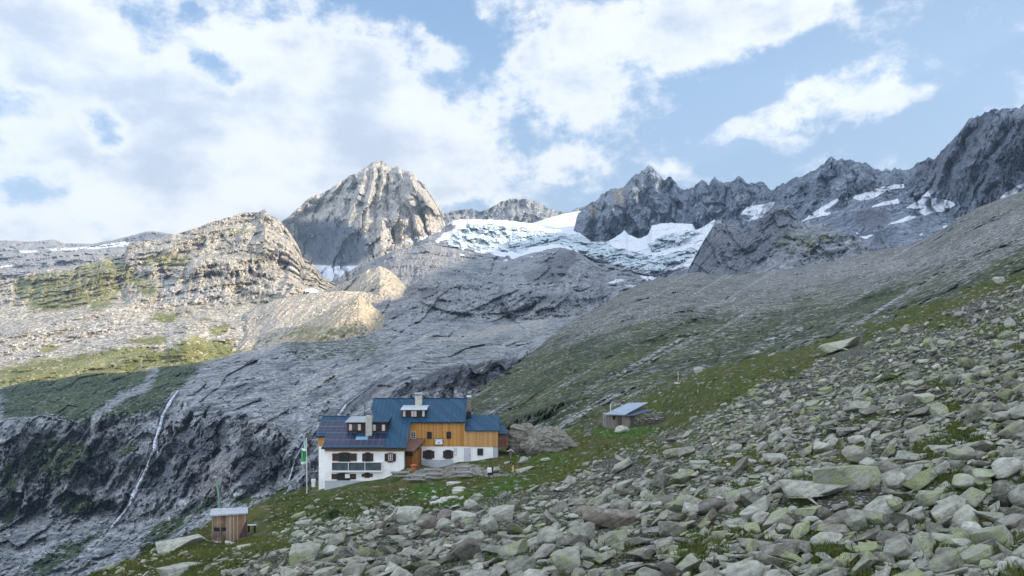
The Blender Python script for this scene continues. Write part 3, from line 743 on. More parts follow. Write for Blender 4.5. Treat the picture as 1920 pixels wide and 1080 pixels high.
# --- slope of scree and turf on the right, behind the stone hut
def rel_mid(PX, PY, P):
    sc = P[..., 1] / 500
    sl = PX * .5 + PY * .95
    w = fbm(PX / 60, PY / 60, octv=4, seed=81)
    led = fbm(sl / 42 + w * .6, PX / 420, octv=6, ridged=True, gain=.55, seed=82)
    r = -17 * led * sc + craggy(P, 60, 26, seed=83) * sc + 3.6 * sc * fbm(P[..., 0] / 5, P[..., 1] / 8, P[..., 2] / 5, octv=5, gain=.65, seed=84)
    gul = fbm((PX - (PY - 540) * .6) / 9, PY / 80, octv=4, ridged=True, seed=85) * smoothstep(PX, 1420, 1280) * smoothstep(PY, 500, 530) * smoothstep(PY, 620, 580)
    r = r - 6 * gul * sc
    cl = smoothstep(poly_sd(PX, PY, z9([(860, 760), (1000, 720), (1150, 650), (1300, 620), (1250, 680), (1100, 760), (900, 790)])), -6, 8)
    r = r + plates(PX, PY + .5 * PX, P, (50, 22, 9, 4), .26, .55, 0, seed=87)
    return r - cl * 14 * fbm(PX / 9 + PY / 20, PY / 26, octv=4, ridged=True, seed=86)

def paint_mid(A, PX, PY, P):
    lowf = smoothstep(PY - np.interp(PX, [880, 1060, 1300, 1500, 1760, 1920], [600, 600, 560, 520, 470, 420]), -10, 70)
    band = fbm((PX * .42 + PY * .9) / 34, PX / 300, octv=4, seed=88)
    A['grass'][:] = np.clip((.22 + .40 * lowf + .42 * band) + .1 * smoothstep(PX, 1300, 950), 0, .9)
    brush(A, 'grass', PX, PY, [z3([(1150, 780), (1280, 730), (1430, 705), (1400, 740), (1250, 790)]), z9([(730, 570), (900, 480), (1000, 480), (900, 560), (760, 660)]),
                               z9([(1050, 700), (1300, 600), (1560, 560), (1500, 620), (1300, 720), (1150, 780)])], 8, .8)
    brush(A, 'debris', PX, PY, [z5([(740, 1065), (860, 1010), (960, 975), (1050, 940), (960, 1000), (860, 1050), (800, 1072)]), z3([(1800, 600), (1920, 560), (1920, 590), (1700, 640), (1500, 690)])], 5, .9, 8)
    brush(A, 'debris', PX, PY, [z5([(900, 720), (1200, 660), (1500, 640), (1700, 560), (1920, 430), (1920, 560), (1700, 700), (1400, 760), (1000, 800), (700, 850), (500, 870)])], 30, .5, 30)
    brush(A, 'dark', PX, PY, [z9([(860, 760), (1000, 720), (1150, 650), (1200, 640), (1150, 720), (1060, 770), (900, 790)]), z9([(1250, 630), (1320, 615), (1310, 640), (1270, 660)])], 5, .85, 6)
    A['warm'][:] = .08
    b2 = fbm((PX * .50 + PY * .88) / 11, PX / 230, octv=5, seed=96)
    A['debris'] = np.maximum(A['debris'], .55 * smoothstep(b2, .05, .45))
    A['grass'] *= 1 - .6 * smoothstep(b2, .12, .42)

relief('scree_slope', 850, 2140, [
    ([(850, 800), (868, 775), (880, 748), (900, 730), (960, 692), (1020, 642), (1060, 609), (1127, 574), (1160, 552), (1194, 534), (1235, 522), (1275, 514), (1302, 511), (1340, 514), (1373, 516), (1420, 512), (1500, 500), (1560, 490), (1620, 474), (1700, 460), (1759, 436), (1800, 408), (1835, 388),
      (1880, 372), (1920, 357), (2000, 335), (2140, 300)],
     [(850, 330), (880, 350), (1060, 650), (1200, 950), (1300, 1050), (1500, 1080), (1700, 950), (1800, 820), (1920, 720), (2140, 620)]),
    ([(850, 850), (1000, 860), (1135, 800), (1300, 735), (1560, 670), (1800, 590), (1920, 550), (2140, 490)],
     [(850, 205), (1100, 210), (1300, 230), (1600, 230), (1920, 210), (2140, 190)])],
    M_mid, rel_mid, paint_mid, jag=(2.5, 26), skirt=(.01, .03, .05), vstep=2.0)

# --- the mountain on the right, outside the picture, whose ridge keeps the evening sun off the near ground
def shade_mountain():
    # the crest is the line on which the edge of the shadow in the valley depends
    edge = [(-400, 720, 930), (0, 708, 950), (60, 690, 960), (160, 697, 960), (240, 700, 960), (330, 688, 1000), (430, 662, 1060), (520, 640, 1080), (600, 628, 1090), (650, 626, 1080),
            (700, 575, 1350), (760, 545, 1500), (790, 520, 1750), (850, 500, 2150), (900, 470, 2300), (990, 445, 2500), (1060, 432, 2800), (1180, 345, 2950)]
    X0 = 1750.0
    sx, sy, sz = SUN_DIR
    cy, cz = [], []
    for px, py, d in edge:
        P = world_pt(np.array(float(px)), np.array(float(py)), float(d))
        t = (X0 - P[0]) / sx
        cy.append(P[1] + t * sy); cz.append(P[2] + t * sz)
    o = np.argsort(cy); cy = np.array(cy)[o]; cz = np.array(cz)[o]
    print('shade crest', [(int(a), int(b)) for a, b in zip(cy, cz)])
    ys = np.linspace(-2600, cy[-1] + 250, 260)
    z = np.interp(ys, cy, cz, left=cz[0] - 20)
    z = z + 10 * fbm(ys / 90, ys * 0, seed=91)
    z = np.where(ys > cy[-1], z - (ys - cy[-1]) * 1.4, z)
    rows = []
    for k, (dx, f) in enumerate(((-760, 0.0), (-520, .25), (-300, .5), (-140, .74), (-50, .9), (0, 1.0), (160, .8), (500, .3), (800, 0))):
        x = X0 + dx + (60 * fbm(ys / 260, ys * 0 + k, seed=92) if f < 1 else 0)
        zz = 60 + (z - 60) * f + (25 * fbm(ys / 120, ys * 0 + k * 2.2, seed=93) if f < 1 else 0)
        rows.append(np.stack([x * np.ones_like(ys), ys, zz], -1))
    V = np.array(rows); R, Cn = V.shape[:2]
    idx = np.arange(R * Cn).reshape(R, Cn)
    fq = np.stack([idx[:-1, :-1], idx[:-1, 1:], idx[1:, 1:], idx[1:, :-1]], -1).reshape(-1, 4)
    tag(mesh_np('west_mountain', V.reshape(-1, 3), fq, M_range, smooth=False), kind='structure')
shade_mountain()

# ------------------------------------------------------------------ near ground: one sheet from under the camera to the hut's shelf
CREST = [(-700, 1330), (-260, 1190), (-100, 1150), (100, 1105), (160, 1080), (230, 1050), (290, 1022), (350, 1000), (395, 978), (470, 950), (500, 938), (540, 926), (575, 912), (600, 902), (700, 880), (800, 850), (935, 836),
         (1000, 828), (1050, 812), (1090, 797), (1135, 772), (1200, 737), (1250, 713), (1300, 697), (1400, 672), (1500, 650), (1560, 632), (1640, 602), (1700, 580), (1800, 547), (1920, 508), (2180, 428), (2900, 215)]
CREST_D = [(-700, 60), (-260, 66), (160, 72), (395, 88), (540, 104), (600, 112), (700, 116), (935, 116), (1050, 124), (1135, 138), (1250, 150), (1400, 150), (1600, 140), (1800, 122), (1920, 110), (2180, 92), (2900, 75)]
CTRL = [(160, 1080, 72), (395, 1005, 76), (470, 1000, 78), (430, 1020, 74), (600, 918, 98.5), (640, 912, 97), (690, 900, 97), (745, 883, 96.5), (770, 872, 98.5), (780, 868, 101), (850, 866, 101), (935, 852, 101.5), (900, 862, 101), (850, 889, 94.5), (900, 884, 95),
        (735, 903, 92), (830, 905, 91), (800, 889, 95), (960, 886, 93), (1040, 845, 104), (960, 845, 107), (1170, 800, 121), (1240, 798, 120), (1271, 712, 148), (500, 960, 90), (560, 935, 95),
        (200, 1200, 56), (600, 1080, 38), (600, 1000, 63), (560, 1040, 50), (1000, 1080, 29), (1400, 1080, 25), (1920, 1080, 21), (1000, 960, 53), (1000, 925, 66), (850, 960, 56), (700, 970, 62), (750, 935, 78), (900, 930, 70), (1100, 900, 68), (400, 1060, 60),
        (1300, 820, 72), (1200, 850, 74), (1500, 700, 92), (1700, 620, 98), (1920, 700, 50), (1920, 560, 86), (1500, 900, 41), (1250, 900, 52), (1400, 760, 78), (1700, 800, 46), (2180, 1080, 19), (2180, 700, 44), (-200, 1200, 62), (-260, 1300, 52), (600, 1300, 22), (1200, 1300, 17), (2180, 1300, 13), (2900, 1080, 16), (2900, 700, 34), (2900, 1600, 9), (1200, 1600, 12), (600, 1600, 15), (-200, 1600, 26), (-700, 1600, 38)]
CTRL += [(x, float(interp(CREST, x)), float(interp(CREST_D, x))) for x in (-260, 0, 200, 395, 540, 700, 800, 935, 1090, 1200, 1300, 1500, 1700, 1920, 2180, 2900)]

class TPS:
    def __init__(s, pts, lam=1e-3):
        P = np.array(pts, dtype=float)
        s.xy = P[:, :2] / 500.0
        n = len(P)
        K = s.k(np.linalg.norm(s.xy[:, None] - s.xy[None], axis=-1)) + lam * np.eye(n)
        Q = np.hstack([np.ones((n, 1)), s.xy])
        A = np.block([[K, Q], [Q.T, np.zeros((3, 3))]])
        s.w = np.linalg.solve(A, np.concatenate([1.0 / P[:, 2] * 100, np.zeros(3)]))
    def k(s, r):
        return np.where(r > 1e-9, r * r * np.log(np.maximum(r, 1e-9)), 0)
    def __call__(s, px, py):
        q = np.stack([np.ravel(px), np.ravel(py)], -1) / 500.0
        r = np.zeros(len(q))
        for i in range(0, len(q), 40000):
            qq = q[i:i + 40000]
            r[i:i + 40000] = s.k(np.linalg.norm(qq[:, None] - s.xy[None], axis=-1)) @ s.w[:-3] + s.w[-3] + qq @ s.w[-2:]
        return 100.0 / r.reshape(np.shape(px))

GSTEP = 2.5
gx = np.arange(-650, 2850 + GSTEP, GSTEP)
gtop = interp(CREST, gx)
NR = 390
tt = np.linspace(0, 1, NR)[:, None]
GPY = gtop[None, :] * (1 - tt) + 1560 * tt
GPX = np.broadcast_to(gx, GPY.shape).copy()
_tps = TPS(CTRL)
# evaluate the spline on a coarse grid, then refine (smooth surface)
GRX = np.arange(-660, 2880, 20.0); GRY = np.arange(180, 1600, 10.0)
CX, CY = np.meshgrid(GRX, GRY)
CI = 1.0 / np.clip(_tps(CX, CY), 6, 400)
def bil(grid, px, py):
    u = np.clip((px - GRX[0]) / 20.0, 0, len(GRX) - 1.001); v = np.clip((py - GRY[0]) / 10.0, 0, len(GRY) - 1.001)
    i = u.astype(int); j = v.astype(int); a = u - i; b = v - j
    return grid[j, i] * (1 - a) * (1 - b) + grid[j, i + 1] * a * (1 - b) + grid[j + 1, i] * (1 - a) * b + grid[j + 1, i + 1] * a * b
GD = 1.0 / bil(CI, GPX, GPY)
GP = world_pt(GPX, GPY, GD)
HOUSEPAD = [(585, 935), (590, 890), (930, 835), (960, 850), (945, 880), (860, 900), (760, 895)]
pad = 1 - smoothstep(poly_sd(GPX, GPY, HOUSEPAD), -25, 5)
bump = 0.9 * fbm(GP[..., 0] / 9, GP[..., 1] / 9, octv=5, seed=101) + 0.25 * fbm(GP[..., 0] / 1.4, GP[..., 1] / 1.4, octv=4, seed=102, gain=.6)
GP[..., 2] += bump * pad
GPYv = HZ - GP[..., 2] / GP[..., 1] * F      # visible row after the bumps

def ground_at(px, py):
    """world point of the near ground seen at a place of the picture"""
    d = float(1.0 / bil(CI, np.array([float(px)]), np.array([float(py)]))[0])
    return np.array([(px - 960) / F * d, d, (HZ - py) / F * d])

# world-space lookup of ground height
_hx = np.arange(-85, 110, 0.5); _hy = np.arange(5, 160, 0.5)
_H = np.full((len(_hy), len(_hx)), np.nan)
_ix = np.round((GP[..., 0] - _hx[0]) / 0.5).astype(int).ravel(); _iy = np.round((GP[..., 1] - _hy[0]) / 0.5).astype(int).ravel()
_ok = (_ix >= 0) & (_ix < len(_hx)) & (_iy >= 0) & (_iy < len(_hy))
_H[_iy[_ok], _ix[_ok]] = GP[..., 2].ravel()[_ok]
for _ in range(60):
    nanm = np.isnan(_H)
    if not nanm.any(): break
    S_ = np.zeros_like(_H); C_ = np.zeros_like(_H)
    for dy, dx in ((0, 1), (0, -1), (1, 0), (-1, 0)):
        r = np.roll(_H, (dy, dx), (0, 1)); g = ~np.isnan(r)
        S_[g] += r[g]; C_[g] += 1
    f = nanm & (C_ > 0)
    _H[f] = S_[f] / C_[f]
_H = np.nan_to_num(_H, nan=-20.0)
def gz(x, y):
    u = min(max((x - _hx[0]) / 0.5, 0), len(_hx) - 1.01); v = min(max((y - _hy[0]) / 0.5, 0), len(_hy) - 1.01)
    i, j = int(u), int(v); a, b = u - i, v - j
    return float(_H[j, i] * (1 - a) * (1 - b) + _H[j, i + 1] * a * (1 - b) + _H[j + 1, i] * (1 - a) * b + _H[j + 1, i + 1] * a * b)

# where the block field lies and where turf breaks it
ROCKS = [(200, 1600), (300, 1320), (430, 1080), (470, 1055), (540, 1030), (560, 1000), (640, 985), (720, 966), (800, 966), (860, 952), (930, 938), (990, 925), (1060, 900), (1110, 872), (1160, 848), (1230, 815), (1290, 792), (1350, 765),
         (1420, 730), (1500, 702), (1530, 676), (1600, 645), (1660, 622), (1760, 590), (1840, 558), (1920, 535), (2200, 480), (2900, 270), (2900, 1600)]
z8 = lambda p: zc(p, 900, 600, 1020 / 1920.0)
TURF = [z8([(1340, 560), (1440, 520), (1500, 545), (1420, 590), (1350, 600)]), z8([(1500, 470), (1560, 440), (1640, 395), (1800, 420), (1780, 450), (1640, 490), (1560, 490)]),
        z8([(1130, 800), (1200, 790), (1330, 850), (1340, 880), (1180, 870)]), z8([(700, 790), (800, 760), (900, 790), (880, 850), (760, 890), (700, 870)]), z8([(850, 500), (960, 488), (980, 510), (870, 530)]),
        z8([(1230, 480), (1330, 455), (1360, 480), (1260, 500)]), z8([(740, 655), (800, 650), (820, 700), (770, 700)]), z8([(1500, 700), (1600, 700), (1560, 730)]), z8([(1150, 460), (1210, 455), (1200, 475)]),
        z8([(1270, 345), (1340, 345), (1330, 360)]), z8([(1720, 580), (1800, 590), (1780, 620)])]
TERRACE = [(748, 902), (765, 888), (790, 876), (830, 868), (880, 866), (900, 872), (930, 884), (975, 884), (975, 892), (930, 896), (880, 893), (850, 897), (800, 903)]
BAND = [(480, 1003), (560, 985), (600, 990), (640, 975), (720, 965), (745, 945), (790, 950), (760, 975), (700, 990), (620, 1000), (560, 1015)]

def field_masks(px, py):
    wx = px + 14 * fbm(px / 60, py / 45, octv=4, seed=111); wy = py + 9 * fbm(px / 60, py / 45, 4.4, octv=4, seed=112)
    rock = smoothstep(poly_sd(wx, wy, ROCKS), -6, 8)
    for t in TURF: rock = rock * (1 - .93 * smoothstep(poly_sd(wx, wy, t), -6, 6))
    clus = smoothstep(fbm(px / 70 + .4 * py / 30, py / 26, octv=4, seed=114), .16, .34) * smoothstep(px, 1230, 1400)
    rock = np.maximum(rock, .8 * clus * smoothstep(poly_sd(wx, wy, ROCKS), -70, -20))
    patch = fbm(px / 95, py / 40, octv=4, seed=113)
    rock = rock * (1 - .8 * smoothstep(patch, .20, .30) * smoothstep(px, 1000, 1300))
    band = smoothstep(poly_sd(wx, wy, BAND), -5, 5)
    return rock, band

rock_m, band_m = field_masks(GPX, GPY)
ter_m = smoothstep(poly_sd(GPX + 6 * fbm(GPX / 20, GPY / 10, seed=5), GPY, TERRACE), -4, 5)
PATHS = [z9([(730, 1010), (900, 1000), (1000, 990)]), ]
lush = np.zeros(GPX.shape)
for pl in ([(800, 962), (850, 930), (960, 905), (1000, 900), (930, 925), (860, 950)], [(510, 1005), (560, 985), (620, 985), (650, 1000), (560, 1015)], [(775, 915), (800, 905), (835, 915), (820, 930), (785, 930)],
           [(1120, 805), (1160, 795), (1240, 805), (1190, 825), (1120, 815)], [(960, 850), (1060, 850), (1060, 866), (960, 866)]):
    lush = np.maximum(lush, smoothstep(poly_sd(GPX, GPY, pl), -10, 6))
wall_m = np.zeros(GPX.shape)
for pl in ([(1090, 800), (1140, 770), (1210, 735), (1290, 700), (1300, 706), (1220, 745), (1150, 785), (1100, 815)],):
    wall_m = np.maximum(wall_m, smoothstep(poly_sd(GPX, GPY, pl), -4, 5))

def ground_mat():
    m = bpy.data.materials.new('turf_ground'); m.use_nodes = True
    w = NT(m.node_tree)
    pos = w.n('ShaderNodeTexCoord').outputs['Object']
    nb = w.noise(pos, .12, 6, .6); nm = w.noise(pos, .9, 8, .65); nf = w.noise(pos, 5.5, 5, .7)
    v = w.n('ShaderNodeTexVoronoi', {'Vector': pos, 'Scale': 4.5}, feature='F1')
    v3 = w.n('ShaderNodeTexVoronoi', {'Vector': pos, 'Scale': 1.5}, feature='F1')
    cr = w.n('ShaderNodeSeparateColor', {0: v.outputs['Color']}).outputs[0]
    cr3 = w.n('ShaderNodeSeparateColor', {0: v3.outputs['Color']}).outputs[1]
    g = w.mix(w.sstep(nm, .3, .7), (.032, .048, .011), (.095, .112, .028))
    g = w.mix(w.sstep(w.math('ADD', nb, w.math('MULTIPLY', w.math('SUBTRACT', nf, .5), .5)), .48, .68, 0, .75), g, (.115, .090, .035))
    g = w.mix(w.math('MULTIPLY', w.attr('lush'), w.sstep(nm, .2, .6, .6, 1.)), g, (.058, .115, .018))
    st = w.mix(cr, (.14, .14, .13), (.34, .34, .33))
    soil = w.mix(w.sstep(nf, .3, .7), (.03, .028, .02), (.09, .082, .065))
    few = w.math('MULTIPLY', w.sstep(w.math('ADD', cr3, w.math('MULTIPLY', nm, .3)), 1.08, 1.12), .8)
    soil = w.mix(w.sstep(nb, .46, .6), soil, (.055, .075, .018))
    col = w.mix(few, g, st)
    rk = w.attr('rock')
    col = w.mix(w.sstep(w.math('ADD', rk, w.math('MULTIPLY', w.math('SUBTRACT', nm, .5), 1.1)), .4, .6), col, w.mix(w.sstep(v.outputs['Distance'], .25, .5), st, soil))
    gr = w.attr('gravel')
    col = w.mix(w.sstep(w.math('ADD', gr, w.math('MULTIPLY', w.math('SUBTRACT', nm, .5), 1.3)), .4, .62), col, w.mix(cr, (.17, .16, .145), (.33, .31, .28)))
    h = w.math('ADD', w.math('MULTIPLY', nm, .5), w.math('MULTIPLY', nf, .18))
    h = w.math('SUBTRACT', h, w.math('MULTIPLY', v.outputs['Distance'], .12))
    bp = w.n('ShaderNodeBump', {'Height': h, 'Distance': 1.0, 'Strength': .9})
    bs = w.n('ShaderNodeBsdfPrincipled', {'Base Color': col, 'Roughness': .95, 'Normal': bp.outputs[0]})
    bs.inputs['Specular IOR Level'].default_value = .15
    w.n('ShaderNodeOutputMaterial', {'Surface': bs.outputs[0]})
    return m
M_ground = ground_mat()

def build_ground():
    top = GP[0]; ray = top.copy(); ray[:, 2] = 0
    back = []
    for fd, dz in ((.012, .8), (.05, 5), (.12, 16)):
        q = top + ray * fd; q[:, 2] = top[:, 2] - dz; back.append(q)
    V = np.concatenate([np.array(back[::-1]), GP], 0)
    R, Cn = V.shape[:2]
    idx = np.arange(R * Cn).reshape(R, Cn)
    fq = np.stack([idx[1:, :-1], idx[1:, 1:], idx[:-1, 1:], idx[:-1, :-1]], -1).reshape(-1, 4)
    ex = lambda a: np.concatenate([np.repeat(a[:1], 3, 0), a], 0)
    tag(mesh_np('ground', V.reshape(-1, 3), fq, M_ground, smooth=True, attrs={'rock': ex(np.clip(rock_m * .95 + band_m * .8 + wall_m * .7, 0, 1)), 'gravel': ex(ter_m * .62), 'lush': ex(lush)}), kind='structure')
build_ground()

# ------------------------------------------------------------------ stones
def stone_mat(name='stone'):
    m = bpy.data.materials.new(name); m.use_nodes = True
    w = NT(m.node_tree)
    pos = w.n('ShaderNodeNewGeometry').outputs['Position']
    lic = w.math('ADD', w.attr('lichen'), w.attr('lichen', 'OBJECT'))
    ton = w.math('ADD', w.attr('tone'), w.attr('tone', 'OBJECT'))
    brn = w.math('ADD', w.attr('brown'), w.attr('brown', 'OBJECT'))
    off = w.n('ShaderNodeCombineXYZ', {0: w.math('MULTIPLY', ton, 37.0), 1: w.math('MULTIPLY', lic, 11.0), 2: 0}).outputs[0]
    p = w.n('ShaderNodeVectorMath', {0: pos, 1: off}, operation='ADD').outputs[0]
    nb = w.noise(p, .8, 7, .62, .3); nm = w.noise(p, 3.2, 8, .68); nf = w.noise(p, 14, 5, .7)
    st = w.noise(w.mapping(w.mapping(p, rot=(.3, .5, .4)), scale=(.5, .5, 3.2)), 2.2, 7, .65)
    t = w.math('ADD', w.math('MULTIPLY', w.math('SUBTRACT', nm, .5), 2.2), w.math('MULTIPLY', w.math('SUBTRACT', st, .5), 1.8))
    t = w.math('ADD', t, .5, clamp=True)
    a = w.mix(ton, (.070, .070, .054), (.23, .23, .19))
    b = w.mix(ton, (.20, .20, .165), (.56, .56, .49))
    col = w.mix(t, a, b)
    col = w.mix(w.math('MULTIPLY', brn, .85), col, w.mix(t, (.115, .095, .08), (.25, .215, .18)))
    # map lichen, yellow green, and pale crusts
    lm = w.sstep(w.math('ADD', nb, w.math('ADD', w.math('MULTIPLY', w.math('SUBTRACT', nm, .5), .9), w.math('MULTIPLY', w.math('SUBTRACT', lic, 1.0), .42))), .36, .60)
    col = w.mix(w.math('MULTIPLY', lm, .8), col, w.mix(w.sstep(nf, .35, .65), (.17, .20, .105), (.33, .37, .15)))
    pal = w.sstep(w.math('ADD', w.noise(p, 1.7, 6, .7), w.math('MULTIPLY', w.math('SUBTRACT', nf, .5), .6)), .6, .68, 0, .5)
    col = w.mix(pal, col, (.42, .44, .42))
    dkm = w.sstep(nf, .30, .40, .45, 0)
    col = w.mix(dkm, col, (.06, .062, .06))
    h = w.math('ADD', w.math('MULTIPLY', st, .16), w.math('ADD', w.math('MULTIPLY', nm, .10), w.math('MULTIPLY', nf, .035)))
    bp = w.n('ShaderNodeBump', {'Height': h, 'Distance': 1.0, 'Strength': .8})
    bs = w.n('ShaderNodeBsdfPrincipled', {'Base Color': col, 'Roughness': .9, 'Normal': bp.outputs[0]})
    bs.inputs['Specular IOR Level'].default_value = .25
    w.n('ShaderNodeOutputMaterial', {'Surface': bs.outputs[0]})
    return m
M_stone = stone_mat()

SHAPES = ['slab', 'slab', 'slab', 'plate', 'block', 'block', 'wedge', 'rounded', 'shard', 'slab', 'slab', 'plate', 'wedge', 'slab', 'plate', 'shard', 'slab', 'wedge']
DIMS = {'slab': (1.0, .62, .26), 'plate': (1.0, .66, .14), 'block': (1.0, .68, .48), 'wedge': (1.0, .58, .38), 'rounded': (1.0, .8, .58), 'shard': (1.0, .42, .24)}

def stone_proto(shape, seed, fine):
    rnd = np.random.RandomState(seed)
    dx, dy, dz = DIMS[shape]
    n = {'slab': 16, 'plate': 14, 'block': 17, 'wedge': 13, 'rounded': 34, 'shard': 12}[shape]
    p = rnd.uniform(-1, 1, (n, 3))
    k = 2.0 if shape == 'rounded' else 5.0
    p /= (np.abs(p) ** k).sum(1, keepdims=True) ** (1 / k)
    if shape in ('slab', 'plate'):
        p[:, 2] = np.sign(p[:, 2]) * (1 - .12 * rnd.rand(n) - .18 * (p[:, 0] * rnd.uniform(-1, 1)))
        r = np.hypot(p[:, 0], p[:, 1]); p[:, :2] /= np.maximum(r, .75)[:, None]
    if shape == 'wedge': p[:, 2] *= np.interp(p[:, 0], [-1, 1], [.25, 1.1])
    if shape == 'shard': p[:, 1:] *= np.interp(p[:, 0], [-1, 0, 1], [.35, 1.0, .2])[:, None]
    p *= np.array([dx, dy, dz]) * .5
    bm = bmesh.new()
    for q in p: bm.verts.new(q)
    r = bmesh.ops.convex_hull(bm, input=bm.verts)
    for v in [v for v in bm.verts if not v.link_faces]: bm.verts.remove(v)
    bmesh.ops.dissolve_limit(bm, angle_limit=math.radians(14 if shape != 'rounded' else 5), verts=bm.verts, edges=bm.edges)
    bmesh.ops.bevel(bm, geom=bm.edges[:], offset=.014 if shape != 'rounded' else .045, segments=1, affect='EDGES')
    bmesh.ops.triangulate(bm, faces=bm.faces)
    if fine:
        for it in range(3):
            long = [e for e in bm.edges if e.calc_length() > (.16, .09, .055)[it]]
            bmesh.ops.subdivide_edges(bm, edges=long, cuts=1, use_grid_fill=False)
            bmesh.ops.triangulate(bm, faces=bm.faces)
        V = np.array([v.co for v in bm.verts]); N = np.array([v.normal for v in bm.verts])
        lay = np.round((V[:, 2] + .15 * V[:, 0]) / .055)            # foliation steps along the sides
        d = .016 * fbm(V[:, 0] * 5, V[:, 1] * 5, V[:, 2] * 8, octv=4, seed=seed % 90, gain=.6) + .02 * fbm(V[:, 0] * 1.8, V[:, 1] * 1.8, V[:, 2] * 2, octv=3, seed=seed % 70)
        d = d + .009 * np.sin(lay * 12.9898) * (np.abs(N[:, 2]) < .6)
        V = V + N * d[:, None]
        for v, c in zip(bm.verts, V): v.co = c
    bm.verts.ensure_lookup_table()
    V = np.array([v.co[:] for v in bm.verts]); T = np.array([[v.index for v in f.verts] for f in bm.faces])
    bm.free()
    return V, T

PROTO_F = [(s, *stone_proto(s, 300 + i, True)) for i, s in enumerate(SHAPES)]
PROTO_C = [(s, *stone_proto(s, 300 + i, False)) for i, s in enumerate(SHAPES)]
PROTO_ME = []
for s, V, T in PROTO_F:
    o = mesh_np('boulder', V, T, M_stone, smooth=True, link=False)
    me = o.data
    try: me.set_sharp_from_angle(angle=math.radians(28))
    except Exception: pass
    bpy.data.objects.remove(o)
    PROTO_ME.append(me)

# hand-placed landmark stones: (px, py of the foot, width px, shape index, yaw, tilt x, tilt y, height factor, lichen, tone, brown, label)
HAND = [
    (1590, 950, 175, 0, .25, -.28, -.12, 1.1, 1.0, .75, 0, 'big two-tone slab with yellow-green lichen on top, in the lower right scree'),
    (1535, 968, 165, 3, .05, -.16, .04, 1.3, .55, .8, 0, 'long pale flat slab leaning below the yellow-green lichen slab'),
    (1575, 672, 108, 3, .3, -.30, -.28, 1.3, .8, .85, 0, 'pale green slab at the top left tip of the upper scree, beside the turf'),
    (1145, 1000, 115, 5, .1, .05, .04, .75, .1, .2, 1.0, 'brown flat-topped block with a dark shaded foot, low in the scree centre'),
    (1810, 918, 64, 7, .1, 0, .1, .9, .9, .7, 0, 'rounded boulder crusted yellow-green, right of the long turf strip'),
    (1885, 905, 70, 7, .3, .1, -.3, 1.0, .3, .8, 0, 'pale rounded boulder cut by the right edge beside the dark hollow'),
    (1605, 1005, 66, 4, .6, .2, .3, 1.1, .6, .45, 0, 'rounded grey boulder with lichen below the big two-tone slab'),
    (1548, 1040, 70, 6, .2, .3, .1, 1.3, .5, .8, 0, 'pale undercut boulder sitting over a turf hollow, low right'),
    (1860, 1040, 110, 0, .3, -.3, -.25, 1.5, .8, .55, 0, 'large dark slab rising to the lower right corner, lichen at its foot'),
    (1825, 1000, 62, 4, .8, .2, .1, 1.0, .1, .95, 0, 'pale blue-grey angular boulder left of the dark corner slab'),
    (1170, 895, 84, 8, .55, -.3, -.6, 1.2, .5, .6, 0, 'long tilted blade of rock standing above the turf edge, mid scree'),
    (1705, 905, 70, 6, .2, .1, -.3, .9, .5, .5, 0, 'grey sloping boulder right of the big two-tone slab'),
    (775, 990, 66, 4, .1, .05, .02, .9, .5, .8, 0, 'large pale block at the top of the scree below the stone steps'),
    (868, 985, 52, 10, -.2, .1, .0, 1.3, .2, .9, 0, 'pale upright block left of the dark gap, under the bright turf'),
    (948, 985, 70, 4, .2, .1, -.1, 1.1, .45, .65, 0, 'wide grey block below the bright green turf edge'),
    (835, 985, 42, 7, .1, .1, -.1, 1.3, .2, .3, .6, 'brownish rounded block between two pale blocks below the turf'),
    (345, 1038, 105, 3, .2, -.12, -.15, 1.5, .35, .85, 0, 'long pale slab on the turf left of and below the wooden shed'),
    (335, 1080, 85, 0, .2, -.1, -.1, 1.0, .2, .7, 0, 'grey slab at the bottom edge below the long pale slab'),
    (470, 1033, 52, 3, .1, -.1, -.1, 1.0, .2, .8, 0, 'flat pale stone in the turf just below the wooden shed'),
    (580, 1055, 78, 4, .2, .1, 0, 1.1, .8, .6, 0, 'tall lichen-yellow block at the left end of the scree'),
    (615, 1015, 40, 0, .1, .05, 0, 1.2, .0, .6, 0, 'grey slab lying on top of the tall lichen-yellow block'),
    (620, 1040, 38, 7, .1, 0, 0, 1.0, .1, .9, 0, 'smooth pale boulder right of the tall lichen-yellow block'),
    (1165, 814, 32, 7, .1, 0, 0, 1.0, .2, .95, 0, 'single pale boulder on the turf in front of the stone hut'),
    (982, 873, 22, 7, .1, 0, 0, 1.3, .1, .6, 0, 'round grey boulder in the turf behind the yellow signpost'),
    (1025, 868, 34, 8, .3, -.3, -.2, 1.2, .1, .9, 0, 'pale pointed slab in the turf in front of the giant grey-brown boulders'),
    (987, 885, 46, 3, .2, -.1, -.2, 1.3, .1, .7, 0, 'flat layered slab right of the yellow signpost'),
    (1427, 973, 16, 7, .1, 0, 0, 1.2, -.9, 1.35, 0, 'small bright white stone in the middle of the scree'),
    (1876, 532, 26, 4, .2, 0, 0, 1.3, .1, .85, 0, 'lone pale block on the skyline turf near the right edge'),
    (1312, 700, 22, 4, .2, 0, 0, 1.2, .1, .85, 0, 'pale block on the hill crest right of the small summit cross'),
    (1270, 724, 16, 6, .2, .1, .3, 1.1, .1, .85, 0, 'pale wedge stone in the turf below the small summit cross'),
    (775, 925, 12, 8, .5, -.9, -.8, 1.4, 0, 1.0, 0, 'white upright stone in the turf left of the lush green patch'),
    (815, 932, 16, 7, .1, 0, 0, 1.0, 0, .9, 0, 'pale round stone right of the lush green patch'),
]

